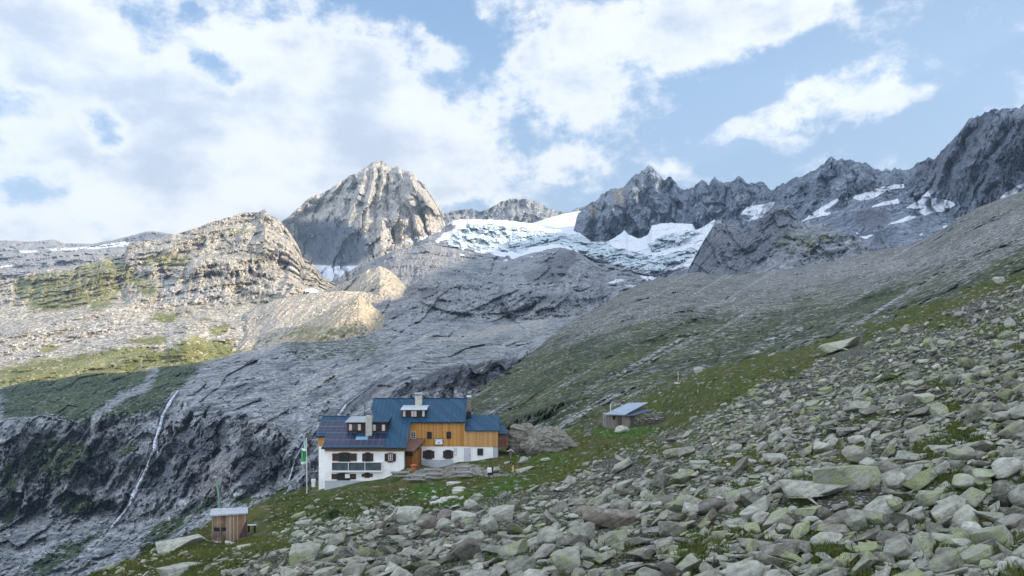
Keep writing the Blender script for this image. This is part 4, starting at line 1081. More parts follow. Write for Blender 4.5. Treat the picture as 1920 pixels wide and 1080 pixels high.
rs = np.random.RandomState(42)
OCC = np.zeros((700, 1500), dtype=np.float32)     # occupancy over the picture, 2 px cells, origin (-220, 400) ... wider than the frame
def occ_mark(px, py, rx, ry, core):
    i0 = int((px + 220) / 2); j0 = int((py - 400) / 2); a = max(1, int(rx * core / 2)); b = max(1, int(ry * core / 2))
    OCC[max(0, j0 - b):j0 + b + 1, max(0, i0 - a):i0 + a + 1] = 1
def occ_hit(px, py):
    i = int((px + 220) / 2); j = int((py - 400) / 2)
    return not (0 <= j < 700 and 0 <= i < 1500) or OCC[j, i] > 0

stones = []   # dict: x,y,z,size,proto,rot,scale,lichen,tone,brown,px,py,wpx,label
def add_stone(px, py, size, proto, yaw, tx, ty, hf, lichen, tone, brown, label=None, sink=.18):
    P = ground_at(px, py)
    x, y = P[0], P[1]
    z = gz(x, y)
    dz = DIMS[SHAPES[proto]][2] * size * hf
    stones.append(dict(loc=(x, y, z + dz * (.5 - sink)), size=size, proto=proto, yaw=yaw, tx=tx, ty=ty, hf=hf, lichen=lichen, tone=tone, brown=brown,
                       px=px, py=py, wpx=size / P[1] * F, label=label, d=P[1]))

for (px, py, wpx, pi, yaw, tx, ty, hf, lc, tn, br, lab) in HAND:
    d = ground_at(px, py)[1]
    size = wpx / F * d
    pyc = py - 0.22 * wpx * hf * .5
    add_stone(px, pyc if pyc > 500 else py, size, pi, yaw, tx, ty, hf, lc, tn, br, lab, sink=.2)
    occ_mark(px, pyc - wpx * .05, wpx * .5, wpx * .22, .9)

KEEP_OUT = [[(585, 930), (590, 800), (960, 800), (960, 862), (905, 875), (870, 895), (850, 905), (735, 912), (600, 930)], [(388, 1012), (388, 940), (500, 940), (505, 1006)], [(1128, 802), (1128, 745), (1255, 745), (1255, 800)],
            [(940, 850), (940, 800), (1092, 800), (1092, 850)]]
def try_pass(n, smin, smax, dens, maxpx=1e9, minpx=3.0, core=.62, sink=.2):
    n = int(n * 1.3); px = rs.uniform(-150, 2650, n); lo = interp(CREST, px) + 2
    py = lo + (1230 - lo) * rs.rand(n) ** 1.15
    rock, band = field_masks(px, py)
    D = 1.0 / bil(CI, px, py)
    size = smin * (smax / smin) ** (rs.rand(n) ** 1.6)
    wpx = size / D * F
    ko = np.zeros(n, bool)
    for k in KEEP_OUT: ko |= poly_sd(px, py, k) > -3
    p = dens(px, py, rock, band, D)
    ok = (rs.rand(n) < p) & ~ko & (wpx < maxpx) & (wpx > minpx)
    order = np.nonzero(ok)[0]; order = order[np.argsort(-size[order])]
    k = 0
    for i in order:
        if occ_hit(px[i], py[i]): continue
        pi = int(rs.randint(len(SHAPES)))
        yaw = rs.normal(.15, .55) + (math.pi if rs.rand() < .5 else 0)
        steep = rs.rand() < .24
        tx = rs.normal(-.14, .24) + (rs.choice([-1, 1]) * .6 if steep else 0)
        ty = rs.normal(-.24, .24) + (rs.choice([-1, 1]) * .5 if steep else 0)
        lic = float(np.clip(rs.normal(.46 + .16 * (px[i] > 1200), .3), 0, 1.1)); ton = float(np.clip(rs.normal(.45, .30), 0, 1)); br = float(max(0, rs.normal(.0, .28)))
        hf = rs.uniform(.85, 1.35)
        if band[i] > .5: ton = min(1, ton + .35); lic *= .3; br = 0
        add_stone(px[i], py[i], size[i], pi, yaw, tx, ty, hf, lic, ton, br, sink=sink)
        h = (DIMS[SHAPES[pi]][1] * .5 + DIMS[SHAPES[pi]][2] * .6) * wpx[i]
        occ_mark(px[i], py[i] - h * .12, wpx[i] * .5, h * .5, core)
        k += 1
    print('pass', smin, smax, k)

fieldd = lambda a, b: (lambda px, py, rock, band, D: a * rock + b * (1 - rock) * smoothstep(fbm(px / 40, py / 22, octv=3, seed=120), -.15, .3) * (py > interp(CREST, px) + 3))
try_pass(500, 1.4, 2.1, fieldd(.35, .05), maxpx=74, core=.8)
try_pass(7000, .8, 1.7, fieldd(.6, .10), maxpx=86, core=.74)
try_pass(30000, .5, .9, fieldd(.8, .12), maxpx=40, core=.62)
try_pass(90000, .28, .52, lambda px, py, rock, band, D: .85 * rock + .6 * band + .11, minpx=4.5, core=.58)
try_pass(120000, .15, .3, lambda px, py, rock, band, D: .7 * rock + .8 * band + .03, minpx=3.4, core=.5)
# small stones along the crest of the hill and round the stone hut
try_pass(26000, .3, .9, lambda px, py, rock, band, D: .8 * ((px > 1080) & (px < 1310) & (py < np.interp(px, [1080, 1140, 1300], [835, 790, 712]))), minpx=3, core=.6)

def mats(s):
    r = Matrix.Rotation(s['tx'], 4, 'X') @ Matrix.Rotation(s['ty'], 4, 'Y') @ Matrix.Rotation(s['yaw'], 4, 'Z')
    return r, (s['size'], s['size'], s['size'] * s['hf'])

vis = [s for s in stones if -20 < s['px'] < 1940 and s['py'] < 1100]
vis.sort(key=lambda s: -s['wpx'] + (-1e4 if s['label'] else 0))
NIND = 262
single = vis[:NIND]; sid = set(id(s) for s in single)
mass = [s for s in stones if id(s) not in sid]
print('stones', len(stones), 'single', len(single), 'smallest', single[-1]['wpx'])

# words for the single stones
TURFN = [((1670, 898), 'the long turf strip'), ((1780, 835), 'the upper turf patch'), ((1550, 1040), 'the low turf hollow'), ((1325, 1040), 'the bottom turf patch'), ((1380, 870), 'the small turf tongue'),
         ((1590, 935), 'the two-tone lichen slab'), ((1145, 985), 'the brown flat block'), ((1570, 655), 'the pale green top slab'), ((800, 975), 'the pale block under the steps'), ((430, 1000), 'the wooden shed'),
         ((1175, 790), 'the stone hut'), ((1015, 830), 'the giant grey-brown boulders'), ((960, 880), 'the yellow signpost'), ((580, 1040), 'the tall lichen block'), ((1165, 880), 'the long tilted blade'),
         ((1855, 1040), 'the dark corner slab'), ((1810, 905), 'the round lichen boulder'), ((880, 1000), 'the pale upright block'), ((1000, 1080), 'the bottom edge centre'), ((1250, 1080), 'the bottom edge'),
         ((1700, 1080), 'the bottom edge right of centre'), ((1915, 800), 'the right edge'), ((1915, 600), 'the top right corner of the scree'), ((1427, 965), 'the bright white stone')]
def describe(s):
    tone = 'yellow-green lichened' if s['lichen'] > .72 else 'brownish' if s['brown'] > .4 else 'pale grey' if s['tone'] > .66 else 'dark grey' if s['tone'] < .3 else 'mid grey'
    shp = {'slab': 'slab', 'plate': 'thin slab', 'block': 'block', 'wedge': 'wedge', 'rounded': 'rounded boulder', 'shard': 'narrow shard'}[SHAPES[s['proto']]]
    best = min(TURFN, key=lambda t: (t[0][0] - s['px']) ** 2 + 2.0 * (t[0][1] - s['py']) ** 2)
    dx, dy = s['px'] - best[0][0], (s['py'] - best[0][1]) * 1.4
    side = ('just above' if dy < 0 else 'just below') if abs(dy) > abs(dx) else ('left of' if dx < 0 else 'right of')
    if 'edge' in best[1] and side == 'just below': side = 'on'
    if best[1] == 'the right edge' and side == 'right of': side = 'at'
    return f'{tone} {shp}', f'{side} {best[1]}'
buckets = {}
for s in single:
    if not s['label']:
        a, b = describe(s); buckets.setdefault((a, b), []).append(s)
ORD = ['first', 'second', 'third', 'fourth', 'fifth', 'sixth', 'seventh', 'eighth', 'ninth', 'tenth']
for (a, b), L in buckets.items():
    L.sort(key=lambda s: s['px'])
    for i, s in enumerate(L):
        if len(L) == 1: s['label'] = f'{a} lying {b}'
        elif len(L) == 2: s['label'] = f'{a} {b}, the {"left" if i == 0 else "right"} one'
        else: s['label'] = f'{a} {b}, {ORD[min(i, 9)]} from the left'

for s in single:
    o = bpy.data.objects.new('boulder', PROTO_ME[s['proto']])
    SC.collection.objects.link(o)
    r, sc_ = mats(s)
    o.matrix_world = Matrix.Translation(s['loc']) @ r @ Matrix.Diagonal((*sc_, 1))
    o['lichen'] = float(s['lichen']); o['tone'] = float(s['tone']); o['brown'] = float(s['brown'])
    tag(o, s['label'], 'boulder', 'boulders of the scree')

def build_mass():
    VV, TT, L, T_, B_ = [], [], [], [], []
    off = 0
    for s in mass:
        big = s['wpx'] > 34
        nm, V, T = (PROTO_F if big else PROTO_C)[s['proto']]
        r, sc_ = mats(s)
        R = np.array(r.to_3x3())
        W = (V * np.array(sc_)) @ R.T + np.array(s['loc'])
        VV.append(W); TT.append(T + off); off += len(V)
        L.append(np.full(len(V), s['lichen'])); T_.append(np.full(len(V), s['tone'])); B_.append(np.full(len(V), s['brown']))
    o = mesh_np('scree', np.concatenate(VV), np.concatenate(TT), M_stone, smooth=False, attrs={'lichen': np.concatenate(L), 'tone': np.concatenate(T_), 'brown': np.concatenate(B_)})
    tag(o, 'grey lichened scree of countless loose stones covering the near slope', 'scree', kind='stuff')
    print('scree tris', sum(len(t) for t in TT))
build_mass()

# ------------------------------------------------------------------ grass blades on the near turf
def build_grass():
    n = 100000
    px = rs.uniform(-100, 2400, n); lo = interp(CREST, px) + 1
    py = lo + (1200 - lo) * rs.rand(n)
    rock, band = field_masks(px, py)
    ter = smoothstep(poly_sd(px, py, TERRACE), -4, 5)
    ok = (rs.rand(n) < (1 - rock) * (1 - band * .8) * (1 - ter * .85) + .05)
    for k in KEEP_OUT[:3]: ok &= poly_sd(px, py, k) < -1
    px, py = px[ok], py[ok]
    D = 1.0 / bil(CI, px, py)
    P = world_pt(px, py, D)
    z = np.array([gz(a, b) for a, b in zip(P[:, 0], P[:, 1])])
    n = len(px)
    NB = 7
    V = np.zeros((n, NB, 3, 3)); 
    th = rs.rand(n, NB) * 6.283; rr = rs.rand(n, NB) * .22
    bx = P[:, 0][:, None] + np.cos(th) * rr; by = P[:, 1][:, None] + np.sin(th) * rr
    h = rs.uniform(.10, .28, (n, NB)) * (0.7 + .6 * rs.rand(n))[:, None]
    wd = .022 + .012 * rs.rand(n, NB)
    lean = rs.normal(0, .09, (n, NB, 2))
    fx, fy = np.cos(th + 1.3) * wd, np.sin(th + 1.3) * wd
    z0 = z[:, None] - .06
    V[..., 0, :] = np.stack([bx - fx, by - fy, z0 + 0 * bx], -1)
    V[..., 1, :] = np.stack([bx + fx, by + fy, z0 + 0 * bx], -1)
    V[..., 2, :] = np.stack([bx + lean[..., 0], by + lean[..., 1], z0 + .06 + h], -1)
    V = V.reshape(-1, 3)
    T = np.arange(len(V)).reshape(-1, 3)
    hue = np.clip(fbm(P[:, 0] / 6, P[:, 1] / 6, octv=4, seed=131) * 1.2 + .5 + rs.normal(0, .15, n), 0, 1)
    lu = np.zeros(n)
    for pl in ([(800, 962), (850, 930), (960, 905), (1000, 900), (930, 925), (860, 950)], [(510, 1005), (560, 985), (620, 985), (650, 1000), (560, 1015)], [(775, 915), (800, 905), (835, 915), (820, 930), (785, 930)],
               [(1120, 805), (1160, 795), (1240, 805), (1190, 825), (1120, 815)]):
        lu = np.maximum(lu, smoothstep(poly_sd(px, py, pl), -6, 6))
    m = bpy.data.materials.new('grass_blade'); m.use_nodes = True
    w = NT(m.node_tree)
    col = w.mix(w.attr('hue'), (.046, .074, .014), (.145, .155, .040))
    col = w.mix(w.attr('lush'), col, (.06, .125, .02))
    bs = w.n('ShaderNodeBsdfPrincipled', {'Base Color': col, 'Roughness': .8})
    bs.inputs['Specular IOR Level'].default_value = .15
    w.n('ShaderNodeOutputMaterial', {'Surface': bs.outputs[0]})
    rep = lambda a: np.repeat(a, NB * 3)
    o = mesh_np('grass', V, T, m, smooth=False, attrs={'hue': rep(hue), 'lush': rep(lu)})
    tag(o, 'short olive green alpine grass between the boulders', 'grass', kind='stuff')
    print('grass tufts', n)
build_grass()

# ------------------------------------------------------------------ building kit
def X_(px, d): return (px - 960.0) / F * d
def Z_(py, d): return (HZ - py) / F * d

def simple_mat(name, col, rough=.8, var=.12, scale=3.0, metal=0.0, spec=.3, col2=None, stretch=(1, 1, 1), bump=0.0):
    m = bpy.data.materials.new(name); m.use_nodes = True
    w = NT(m.node_tree)
    pos = w.n('ShaderNodeNewGeometry').outputs['Position']
    n = w.noise(w.mapping(pos, scale=stretch), scale, 7, .65)
    c = w.mix(w.sstep(n, .3, .7), tuple(x * (1 - var) for x in col), col2 or tuple(x * (1 + var) for x in col))
    ins = {'Base Color': c, 'Roughness': rough, 'Metallic': metal}
    if bump:
        ins['Normal'] = w.n('ShaderNodeBump', {'Height': n, 'Distance': bump, 'Strength': 1.0}).outputs[0]
    bs = w.n('ShaderNodeBsdfPrincipled', ins); bs.inputs['Specular IOR Level'].default_value = spec
    w.n('ShaderNodeOutputMaterial', {'Surface': bs.outputs[0]})
    return m

def plank_mat(name, cols, width=.16, axis='X', weather=(.35, .33, .31), wamt=.2, rough=.8):
    m = bpy.data.materials.new(name); m.use_nodes = True
    w = NT(m.node_tree)
    pos = w.n('ShaderNodeNewGeometry').outputs['Position']
    sep = w.n('ShaderNodeSeparateXYZ', {0: pos})
    u = w.math('DIVIDE', w.math('ADD', sep.outputs[axis], w.math('MULTIPLY', sep.outputs['Y'], .9 if axis == 'X' else 0.0)), width)
    k = w.math('FLOOR', u); fr = w.math('FRACT', u)
    r1 = w.n('ShaderNodeTexWhiteNoise', {'W': k}, noise_dimensions='1D').outputs['Value']
    r2 = w.n('ShaderNodeTexWhiteNoise', {'W': w.math('ADD', k, 91.7)}, noise_dimensions='1D').outputs['Value']
    grain = w.noise(w.mapping(pos, scale=(9, 9, .5) if axis == 'X' else (9, 9, 9)), 3, 6, .7)
    c = w.mix(r1, cols[0], cols[1])
    c = w.mix(w.math('MULTIPLY', w.sstep(r2, .55, 1.0), .8), c, cols[2])
    c = w.mix(w.sstep(grain, .35, .75, 0, .45), c, tuple(x * .55 for x in cols[0]))
    wn = w.noise(pos, 1.3, 5, .6)
    c = w.mix(w.sstep(wn, .45, .75, 0, wamt), c, weather)
    gap = w.math('MULTIPLY', w.sstep(fr, .0, .06), w.sstep(fr, 1.0, .94))
    c = w.mix(w.math('SUBTRACT', 1.0, gap), c, tuple(x * .25 for x in cols[0]))
    h = w.math('MULTIPLY', gap, .02)
    bs = w.n('ShaderNodeBsdfPrincipled', {'Base Color': c, 'Roughness': rough, 'Normal': w.n('ShaderNodeBump', {'Height': h, 'Distance': 1.0}).outputs[0]})
    bs.inputs['Specular IOR Level'].default_value = .2
    w.n('ShaderNodeOutputMaterial', {'Surface': bs.outputs[0]})
    return m

W_white = simple_mat('white_plaster', (.82, .82, .80), .9, .09, .7, bump=.01)
W_plinth = simple_mat('grey_plaster', (.42, .45, .48), .9, .10, 1.2)
W_larch = plank_mat('larch_boards', ((.52, .25, .065), (.62, .34, .11), (.34, .15, .045)), .17, wamt=.1)
W_larch2 = plank_mat('larch_boards_new', ((.56, .31, .12), (.62, .37, .16), (.42, .21, .075)), .14, wamt=.15)
W_old = plank_mat('weathered_boards', ((.22, .12, .065), (.46, .37, .28), (.11, .055, .035)), .13, weather=(.33, .31, .30), wamt=.5)
W_greyw = plank_mat('grey_boards', ((.22, .19, .17), (.31, .28, .26), (.12, .10, .09)), .28, weather=(.34, .33, .33), wamt=.5)
W_red = plank_mat('reddish_boards', ((.20, .09, .055), (.27, .16, .12), (.14, .06, .045)), .12, wamt=.4)
W_soffit = plank_mat('larch_soffit', ((.36, .20, .08), (.42, .25, .11), (.28, .15, .06)), .5)
W_porch = plank_mat('porch_boards', ((.22, .085, .02), (.28, .12, .03), (.16, .06, .015)), .9)
W_brown = simple_mat('dark_brown_paint', (.055, .030, .022), .6, .3, 4, stretch=(1, 1, 3))
W_black = simple_mat('black_paint', (.018, .016, .016), .6, .3, 4)
W_dark = simple_mat('dark_board', (.035, .025, .028), .7, .3, 3, stretch=(6, 6, .6))
W_blue = plank_mat('blue_roof_metal', ((.014, .060, .115), (.022, .082, .150), (.012, .045, .090)), .55, weather=(.05, .10, .15), wamt=.3, rough=.45)
W_blued = simple_mat('dark_blue_flashing', (.012, .025, .055), .5, .2, 2)
W_metal = simple_mat('pale_sheet_metal', (.36, .39, .40), .5, .15, 1.2, metal=.4, spec=.5)
W_conc = simple_mat('pale_concrete', (.42, .41, .36), .9, .14, 3, bump=.02)
W_stoneb = simple_mat('rubble_stone', (.20, .18, .165), .95, .45, 4, bump=.12)
W_cream = simple_mat('cream_shutter', (.55, .47, .40), .7, .08, 3)
W_frame = simple_mat('white_frame', (.72, .73, .74), .6, .03, 3)
W_grey = simple_mat('grey_door_paint', (.50, .49, .54), .6, .04, 1.5)
W_steel = simple_mat('galvanised', (.50, .53, .55), .5, .1, 5, metal=.4)
W_pf = simple_mat('anodised_frame', (.13, .17, .22), .5, .1, 5)
W_bench = plank_mat('bench_wood', ((.23, .22, .21), (.30, .29, .28), (.17, .16, .155)), .5)
W_benchd = simple_mat('bench_underframe', (.14, .13, .13), .85, .3, 4)
W_barrel = simple_mat('terracotta_wood', (.40, .13, .045), .7, .15, 4)
W_yellow = simple_mat('yellow_paint', (.60, .50, .22), .6, .08, 5)
W_green = simple_mat('green_cloth', (.03, .27, .075), .8, .12, 2)
W_white2 = simple_mat('white_cloth', (.62, .72, .68), .8, .06, 3)
W_greenp = simple_mat('pale_green_paint', (.16, .33, .21), .6, .2, 3)
W_roofst = simple_mat('blue_grey_roof_sheet', (.27, .32, .39), .6, .10, .9, metal=.1)
W_shroof = simple_mat('grey_felt_roof', (.36, .38, .41), .8, .22, 2.5)

def panel_mat(name, col, line, nx, nz, gloss=.15):
    m = bpy.data.materials.new(name); m.use_nodes = True
    w = NT(m.node_tree)
    uv = w.n('ShaderNodeTexCoord').outputs['Object']
    n = w.noise(uv, 1.7, 3, .5)
    c = w.mix(w.sstep(n, .3, .7), tuple(x * .75 for x in col), tuple(x * 1.25 for x in col))
    bs = w.n('ShaderNodeBsdfPrincipled', {'Base Color': c, 'Roughness': gloss}); bs.inputs['Specular IOR Level'].default_value = .5
    w.n('ShaderNodeOutputMaterial', {'Surface': bs.outputs[0]})
    return m
W_solar = panel_mat('solar_glass', (.006, .012, .045), None, 0, 0, .35)
W_glass = panel_mat('window_glass', (.03, .04, .045), None, 0, 0, .08)
W_glassg = panel_mat('conservatory_glass', (.07, .09, .10), None, 0, 0, .25)

class MB:
    def __init__(s): s.V = []; s.Fc = []
    def poly(s, pts):
        i = len(s.V); s.V += [tuple(p) for p in pts]; s.Fc.append(tuple(range(i, i + len(pts))))
    def box(s, x0, x1, y0, y1, z0, z1):
        i = len(s.V)
        s.V += [(x, y, z) for x in (x0, x1) for y in (y0, y1) for z in (z0, z1)]
        for f in ((0, 1, 3, 2), (4, 6, 7, 5), (0, 4, 5, 1), (2, 3, 7, 6), (0, 2, 6, 4), (1, 5, 7, 3)): s.Fc.append(tuple(i + k for k in f))
        return s
    def extr(s, prof, x0, x1):
        """profile of (y, z), extruded along x"""
        n = len(prof); i = len(s.V)
        s.V += [(x0, y, z) for y, z in prof] + [(x1, y, z) for y, z in prof]
        s.Fc.append(tuple(i + k for k in range(n))); s.Fc.append(tuple(i + n + k for k in range(n))[::-1])
        for k in range(n): s.Fc.append((i + k, i + (k + 1) % n, i + n + (k + 1) % n, i + n + k))
        return s
    def prism(s, poly, zf, th):
        """plan polygon (x, y) on the plane z=zf(x,y), thickness downwards"""
        n = len(poly); i = len(s.V)
        s.V += [(x, y, zf(x, y)) for x, y in poly] + [(x, y, zf(x, y) - th) for x, y in poly]
        s.Fc.append(tuple(i + k for k in range(n))); s.Fc.append(tuple(i + n + k for k in range(n))[::-1])
        for k in range(n): s.Fc.append((i + k, i + (k + 1) % n, i + n + (k + 1) % n, i + n + k))
        return s
    def beam(s, a, b, r, n=6, r2=None):
        a = Vector(a); b = Vector(b); d = (b - a).normalized()
        u = d.orthogonal().normalized(); v = d.cross(u); i = len(s.V); r2 = r if r2 is None else r2
        for c, rr in ((a, r), (b, r2)):
            for k in range(n):
                t = 2 * math.pi * k / n + .4
                s.V.append(tuple(c + u * math.cos(t) * rr + v * math.sin(t) * rr))
        s.Fc.append(tuple(i + k for k in range(n))[::-1]); s.Fc.append(tuple(i + n + k for k in range(n)))
        for k in range(n): s.Fc.append((i + k, i + (k + 1) % n, i + n + (k + 1) % n, i + n + k))
        return s
    def build(s, name, mat, parent=None, bevel=0.0):
        bm = bmesh.new()
        vs = [bm.verts.new(v) for v in s.V]
        for f in s.Fc:
            try: bm.faces.new([vs[k] for k in f])
            except ValueError: pass
        bmesh.ops.recalc_face_normals(bm, faces=bm.faces)
        if bevel:
            bmesh.ops.bevel(bm, geom=bm.edges[:], offset=bevel, segments=1, affect='EDGES')
        off = Vector((0, 0, 0)); q = parent; inv = Matrix.Identity(4)
        chain = []
        while q is not None: chain.append(q); q = q.parent
        M = Matrix.Identity(4)
        for q in reversed(chain): M = M @ Matrix.LocRotScale(q.location, q.rotation_euler, q.scale)
        bmesh.ops.transform(bm, matrix=M.inverted(), verts=bm.verts)
        me = bpy.data.meshes.new(name); bm.to_mesh(me); bm.free()
        me.materials.append(mat)
        o = bpy.data.objects.new(name, me); SC.collection.objects.link(o)
        if parent: o.parent = parent
        return o

def copy_tree(o, parent=None):
    c = o.copy(); SC.collection.objects.link(c); c.parent = parent
    for ch in [x for x in SC.objects if x.parent == o]: copy_tree(ch, c)
    return c

# ------------------------------------------------------------------ the mountain hut
hut = empty('mountain_hut', (-15.0, 101.0, -19.0))
tag(hut, 'alpine refuge with blue metal roof, larch boarding and white ground floor', 'mountain hut')
YR = 105.5
SL = .581
def rz(y): return -15.93 + SL * (y - 96.5)
def rplane(x, y): return rz(y) if y <= YR else rz(2 * YR - y)
XL = -18.9
def wy(x, y): return rz(y) if y <= 102.07 else rz(2 * 102.07 - y)

# walls
w_ = MB()
w_.extr([(97, -25.5), (97, rz(97) - .16), (102.07, rz(102.07) - .16), (107, rz(97.14) - .16), (107, -25.5)], -23.52, -13.58)
w_.extr([(98.9, -25), (98.9, Z_(837, 98.9)), (106, Z_(837, 98.9)), (106, -25)], -24.72, -23.50)
w_.build('wall', W_white, hut)
w_ = MB(); w_.box(-13.9, X_(924.6, 101.3), 101.3, 109.3, -22.0, Z_(836.8, 101.3)); w_.build('wall', W_white, hut)
MB().box(X_(924.6, 101.3) - .0, X_(933.5, 101.3), 101.36, 108, -22, Z_(838, 101.3)).build('wall', W_plinth, hut)
MB().extr([(98.86, Z_(837, 98.9)), (98.86, rz(98.86) - .14), (102.07, rz(102.07) - .14), (105.4, rz(98.8) - .14), (105.4, Z_(837, 98.9))], -24.78, -23.54).build('timber_gable', W_larch, hut)
# timber storey of the main block
MB().extr([(101.24, Z_(836.8, 101.3)), (101.24, rz(101.24) - .14), (YR, rz(YR) - .14), (109.6, rz(101.4) - .14), (109.6, Z_(836.8, 101.3))], -18.75, -6.22).build('timber_wall', W_larch, hut)
MB().extr([(101.20, Z_(837.2, 101.3)), (101.20, -14.5), (104, -12.9), (107, -14.5), (107, Z_(837.2, 101.3))], -6.22, -1.86).build('timber_wall', W_larch2, hut)
MB().box(-1.86, X_(952, 103), 103, 106, -17.0, -15.0).build('timber_wall', W_red, hut)
MB().box(-23.46, -17.2, 96.93, 97.0, -25, Z_(901, 97)).build('plinth', W_plinth, hut)
MB().box(X_(777, 101.3), X_(850, 101.3), 101.22, 101.3, -19.4, Z_(862, 101.3)).build('plinth', W_plinth, hut)

# roofs with standing seams
def seams(mb, x0, x1, y0, y1, zf, step=.55, h=.045, w=.035):
    x = x0 + step / 2
    while x < x1:
        for a, b in ((y0, y1),):
            mb.V += []; i = len(mb.V)
            for yy in (a, b):
                for dx in (-w / 2, w / 2):
                    for dz in (0.0, h): mb.V.append((x + dx, yy, zf(x, yy) + dz))
            for f in ((0, 1, 3, 2), (4, 6, 7, 5), (0, 4, 5, 1), (2, 3, 7, 6), (1, 5, 7, 3)): mb.Fc.append(tuple(i + k for k in f))
        x += step
roof = MB()
zf = lambda x, y: rz(y)
roof.prism([(-25.05, 98.5), (-23.75, 98.5), (-23.75, 96.5), (-13.22, 96.5), (-13.22, 101.0), (-6.1, 101.0), (-6.1, YR), (XL, YR), (XL, 102.07), (-25.05, 102.07)], zf, .13)
roof.prism([(-25.05, 102.07), (XL, 102.07), (XL, 106.4), (-25.05, 106.4)], wy, .13)
roof.prism([(XL, YR), (-6.1, YR), (-6.1, 110.0), (XL, 110.0)], rplane, .13)
seams(roof, XL, -13.22, 96.5, YR, zf); seams(roof, -13.22, -6.1, 101.0, YR, zf); seams(roof, -16.0, XL, 96.5, 98, zf)
seams(roof, -25.05, XL, 101.3, 102.07, zf)
roof.box(XL - .06, -6.04, YR - .09, YR + .09, rz(YR) - .02, rz(YR) + .07)
roof.box(-25.1, XL, 102.0, 102.14, wy(0, 102.07) - .02, wy(0, 102.07) + .06)
r_main = roof.build('roof', W_blue, hut)
ar = MB(); azf = lambda x, y: (-14.42 + .55 * (y - 101.0)) if y <= 104 else (-14.42 + .55 * (107 - y))
ar.prism([(-6.15, 101.0), (-1.66, 101.0), (-1.66, 104), (-6.15, 104)], azf, .12); ar.prism([(-6.15, 104), (-1.66, 104), (-1.66, 107.1), (-6.15, 107.1)], azf, .12)
seams(ar, -6.15, -1.66, 101.0, 104, azf, .5)
ar.build('roof', W_blue, hut)
a2 = MB(); a2.prism([(-1.66, 102.7), (-.45, 102.7), (-1.0, 104.6), (-1.66, 104.9)], lambda x, y: Z_(813, 102.7) + .42 * (y - 102.7), .1); a2.build('roof', W_blue, hut)
# fascia, verges, soffit
MB().box(-23.8, -13.2, 96.42, 96.5, rz(96.5) - .18, rz(96.5) + .01).box(-13.22, -6.08, 100.93, 100.99, rz(101) - .17, rz(101) + .01).box(-25.05, -23.76, 98.42, 98.5, rz(98.5) - .2, rz(98.5) + .01).build('gutter', W_blued, hut)
MB().prism([(-23.52, 96.55), (-13.3, 96.55), (-13.3, 97.02), (-23.52, 97.02)], lambda x, y: Z_(840.5, 96.8) - .0 - .55 * (y - 96.55) , .03).box(-23.45, -13.5, 96.94, 97.0, Z_(846.4, 97), Z_(838, 97)).build('soffit', W_soffit, hut)
MB().box(-13.26, -13.2, 96.5, 101, -30, -30.01)

# solar panels on the lower roof
RY = [101.2, 100.1, 98.95, 97.72, 96.62]
def solar(x0, x1, y0, y1):
    m = MB(); g = .025; lift = .07
    pts = [(x0 + g, y0 + g), (x1 - g, y0 + g), (x1 - g, y1 - g), (x0 + g, y1 - g)]
    m.prism(pts, lambda x, y: rz(y) + lift, .05)
    p = m.build('solar_panel', W_solar, hut)
    f = MB()
    t = .028
    for (a0, a1, b0, b1) in ((x0 + g, x1 - g, y0, y0 + t), (x0 + g, x1 - g, y1 - t, y1), (x0 - t / 2 + .01, x0 + t / 2 + .01, y0, y1)):
        f.prism([(a0, b0), (a1, b0), (a1, b1), (a0, b1)], lambda x, y: rz(y) + lift + .012, .03)
    f.build('panel_frame', W_pf, p)
CW = .774
for r in range(2):
    for c in range(5):
        if r == 0 and c == 4: pass
        solar(-24.95 + CW * c, -24.95 + CW * (c + 1), RY[r + 1], RY[r])
for c in range(10):
    solar(-23.7 + CW * c, -23.7 + CW * (c + 1), RY[4], RY[3])
    if c not in (5, 6): solar(-23.7 + CW * c, -23.7 + CW * (c + 1), RY[3], RY[2])
MB().prism([(-19.8, 97.78), (-18.3, 97.78), (-18.3, 98.3), (-19.8, 98.3)], lambda x, y: rz(y) + .06, .08).build('roof_hatch', simple_mat('pale_blue_sheet', (.16, .30, .40), .4, .1, 2), hut)

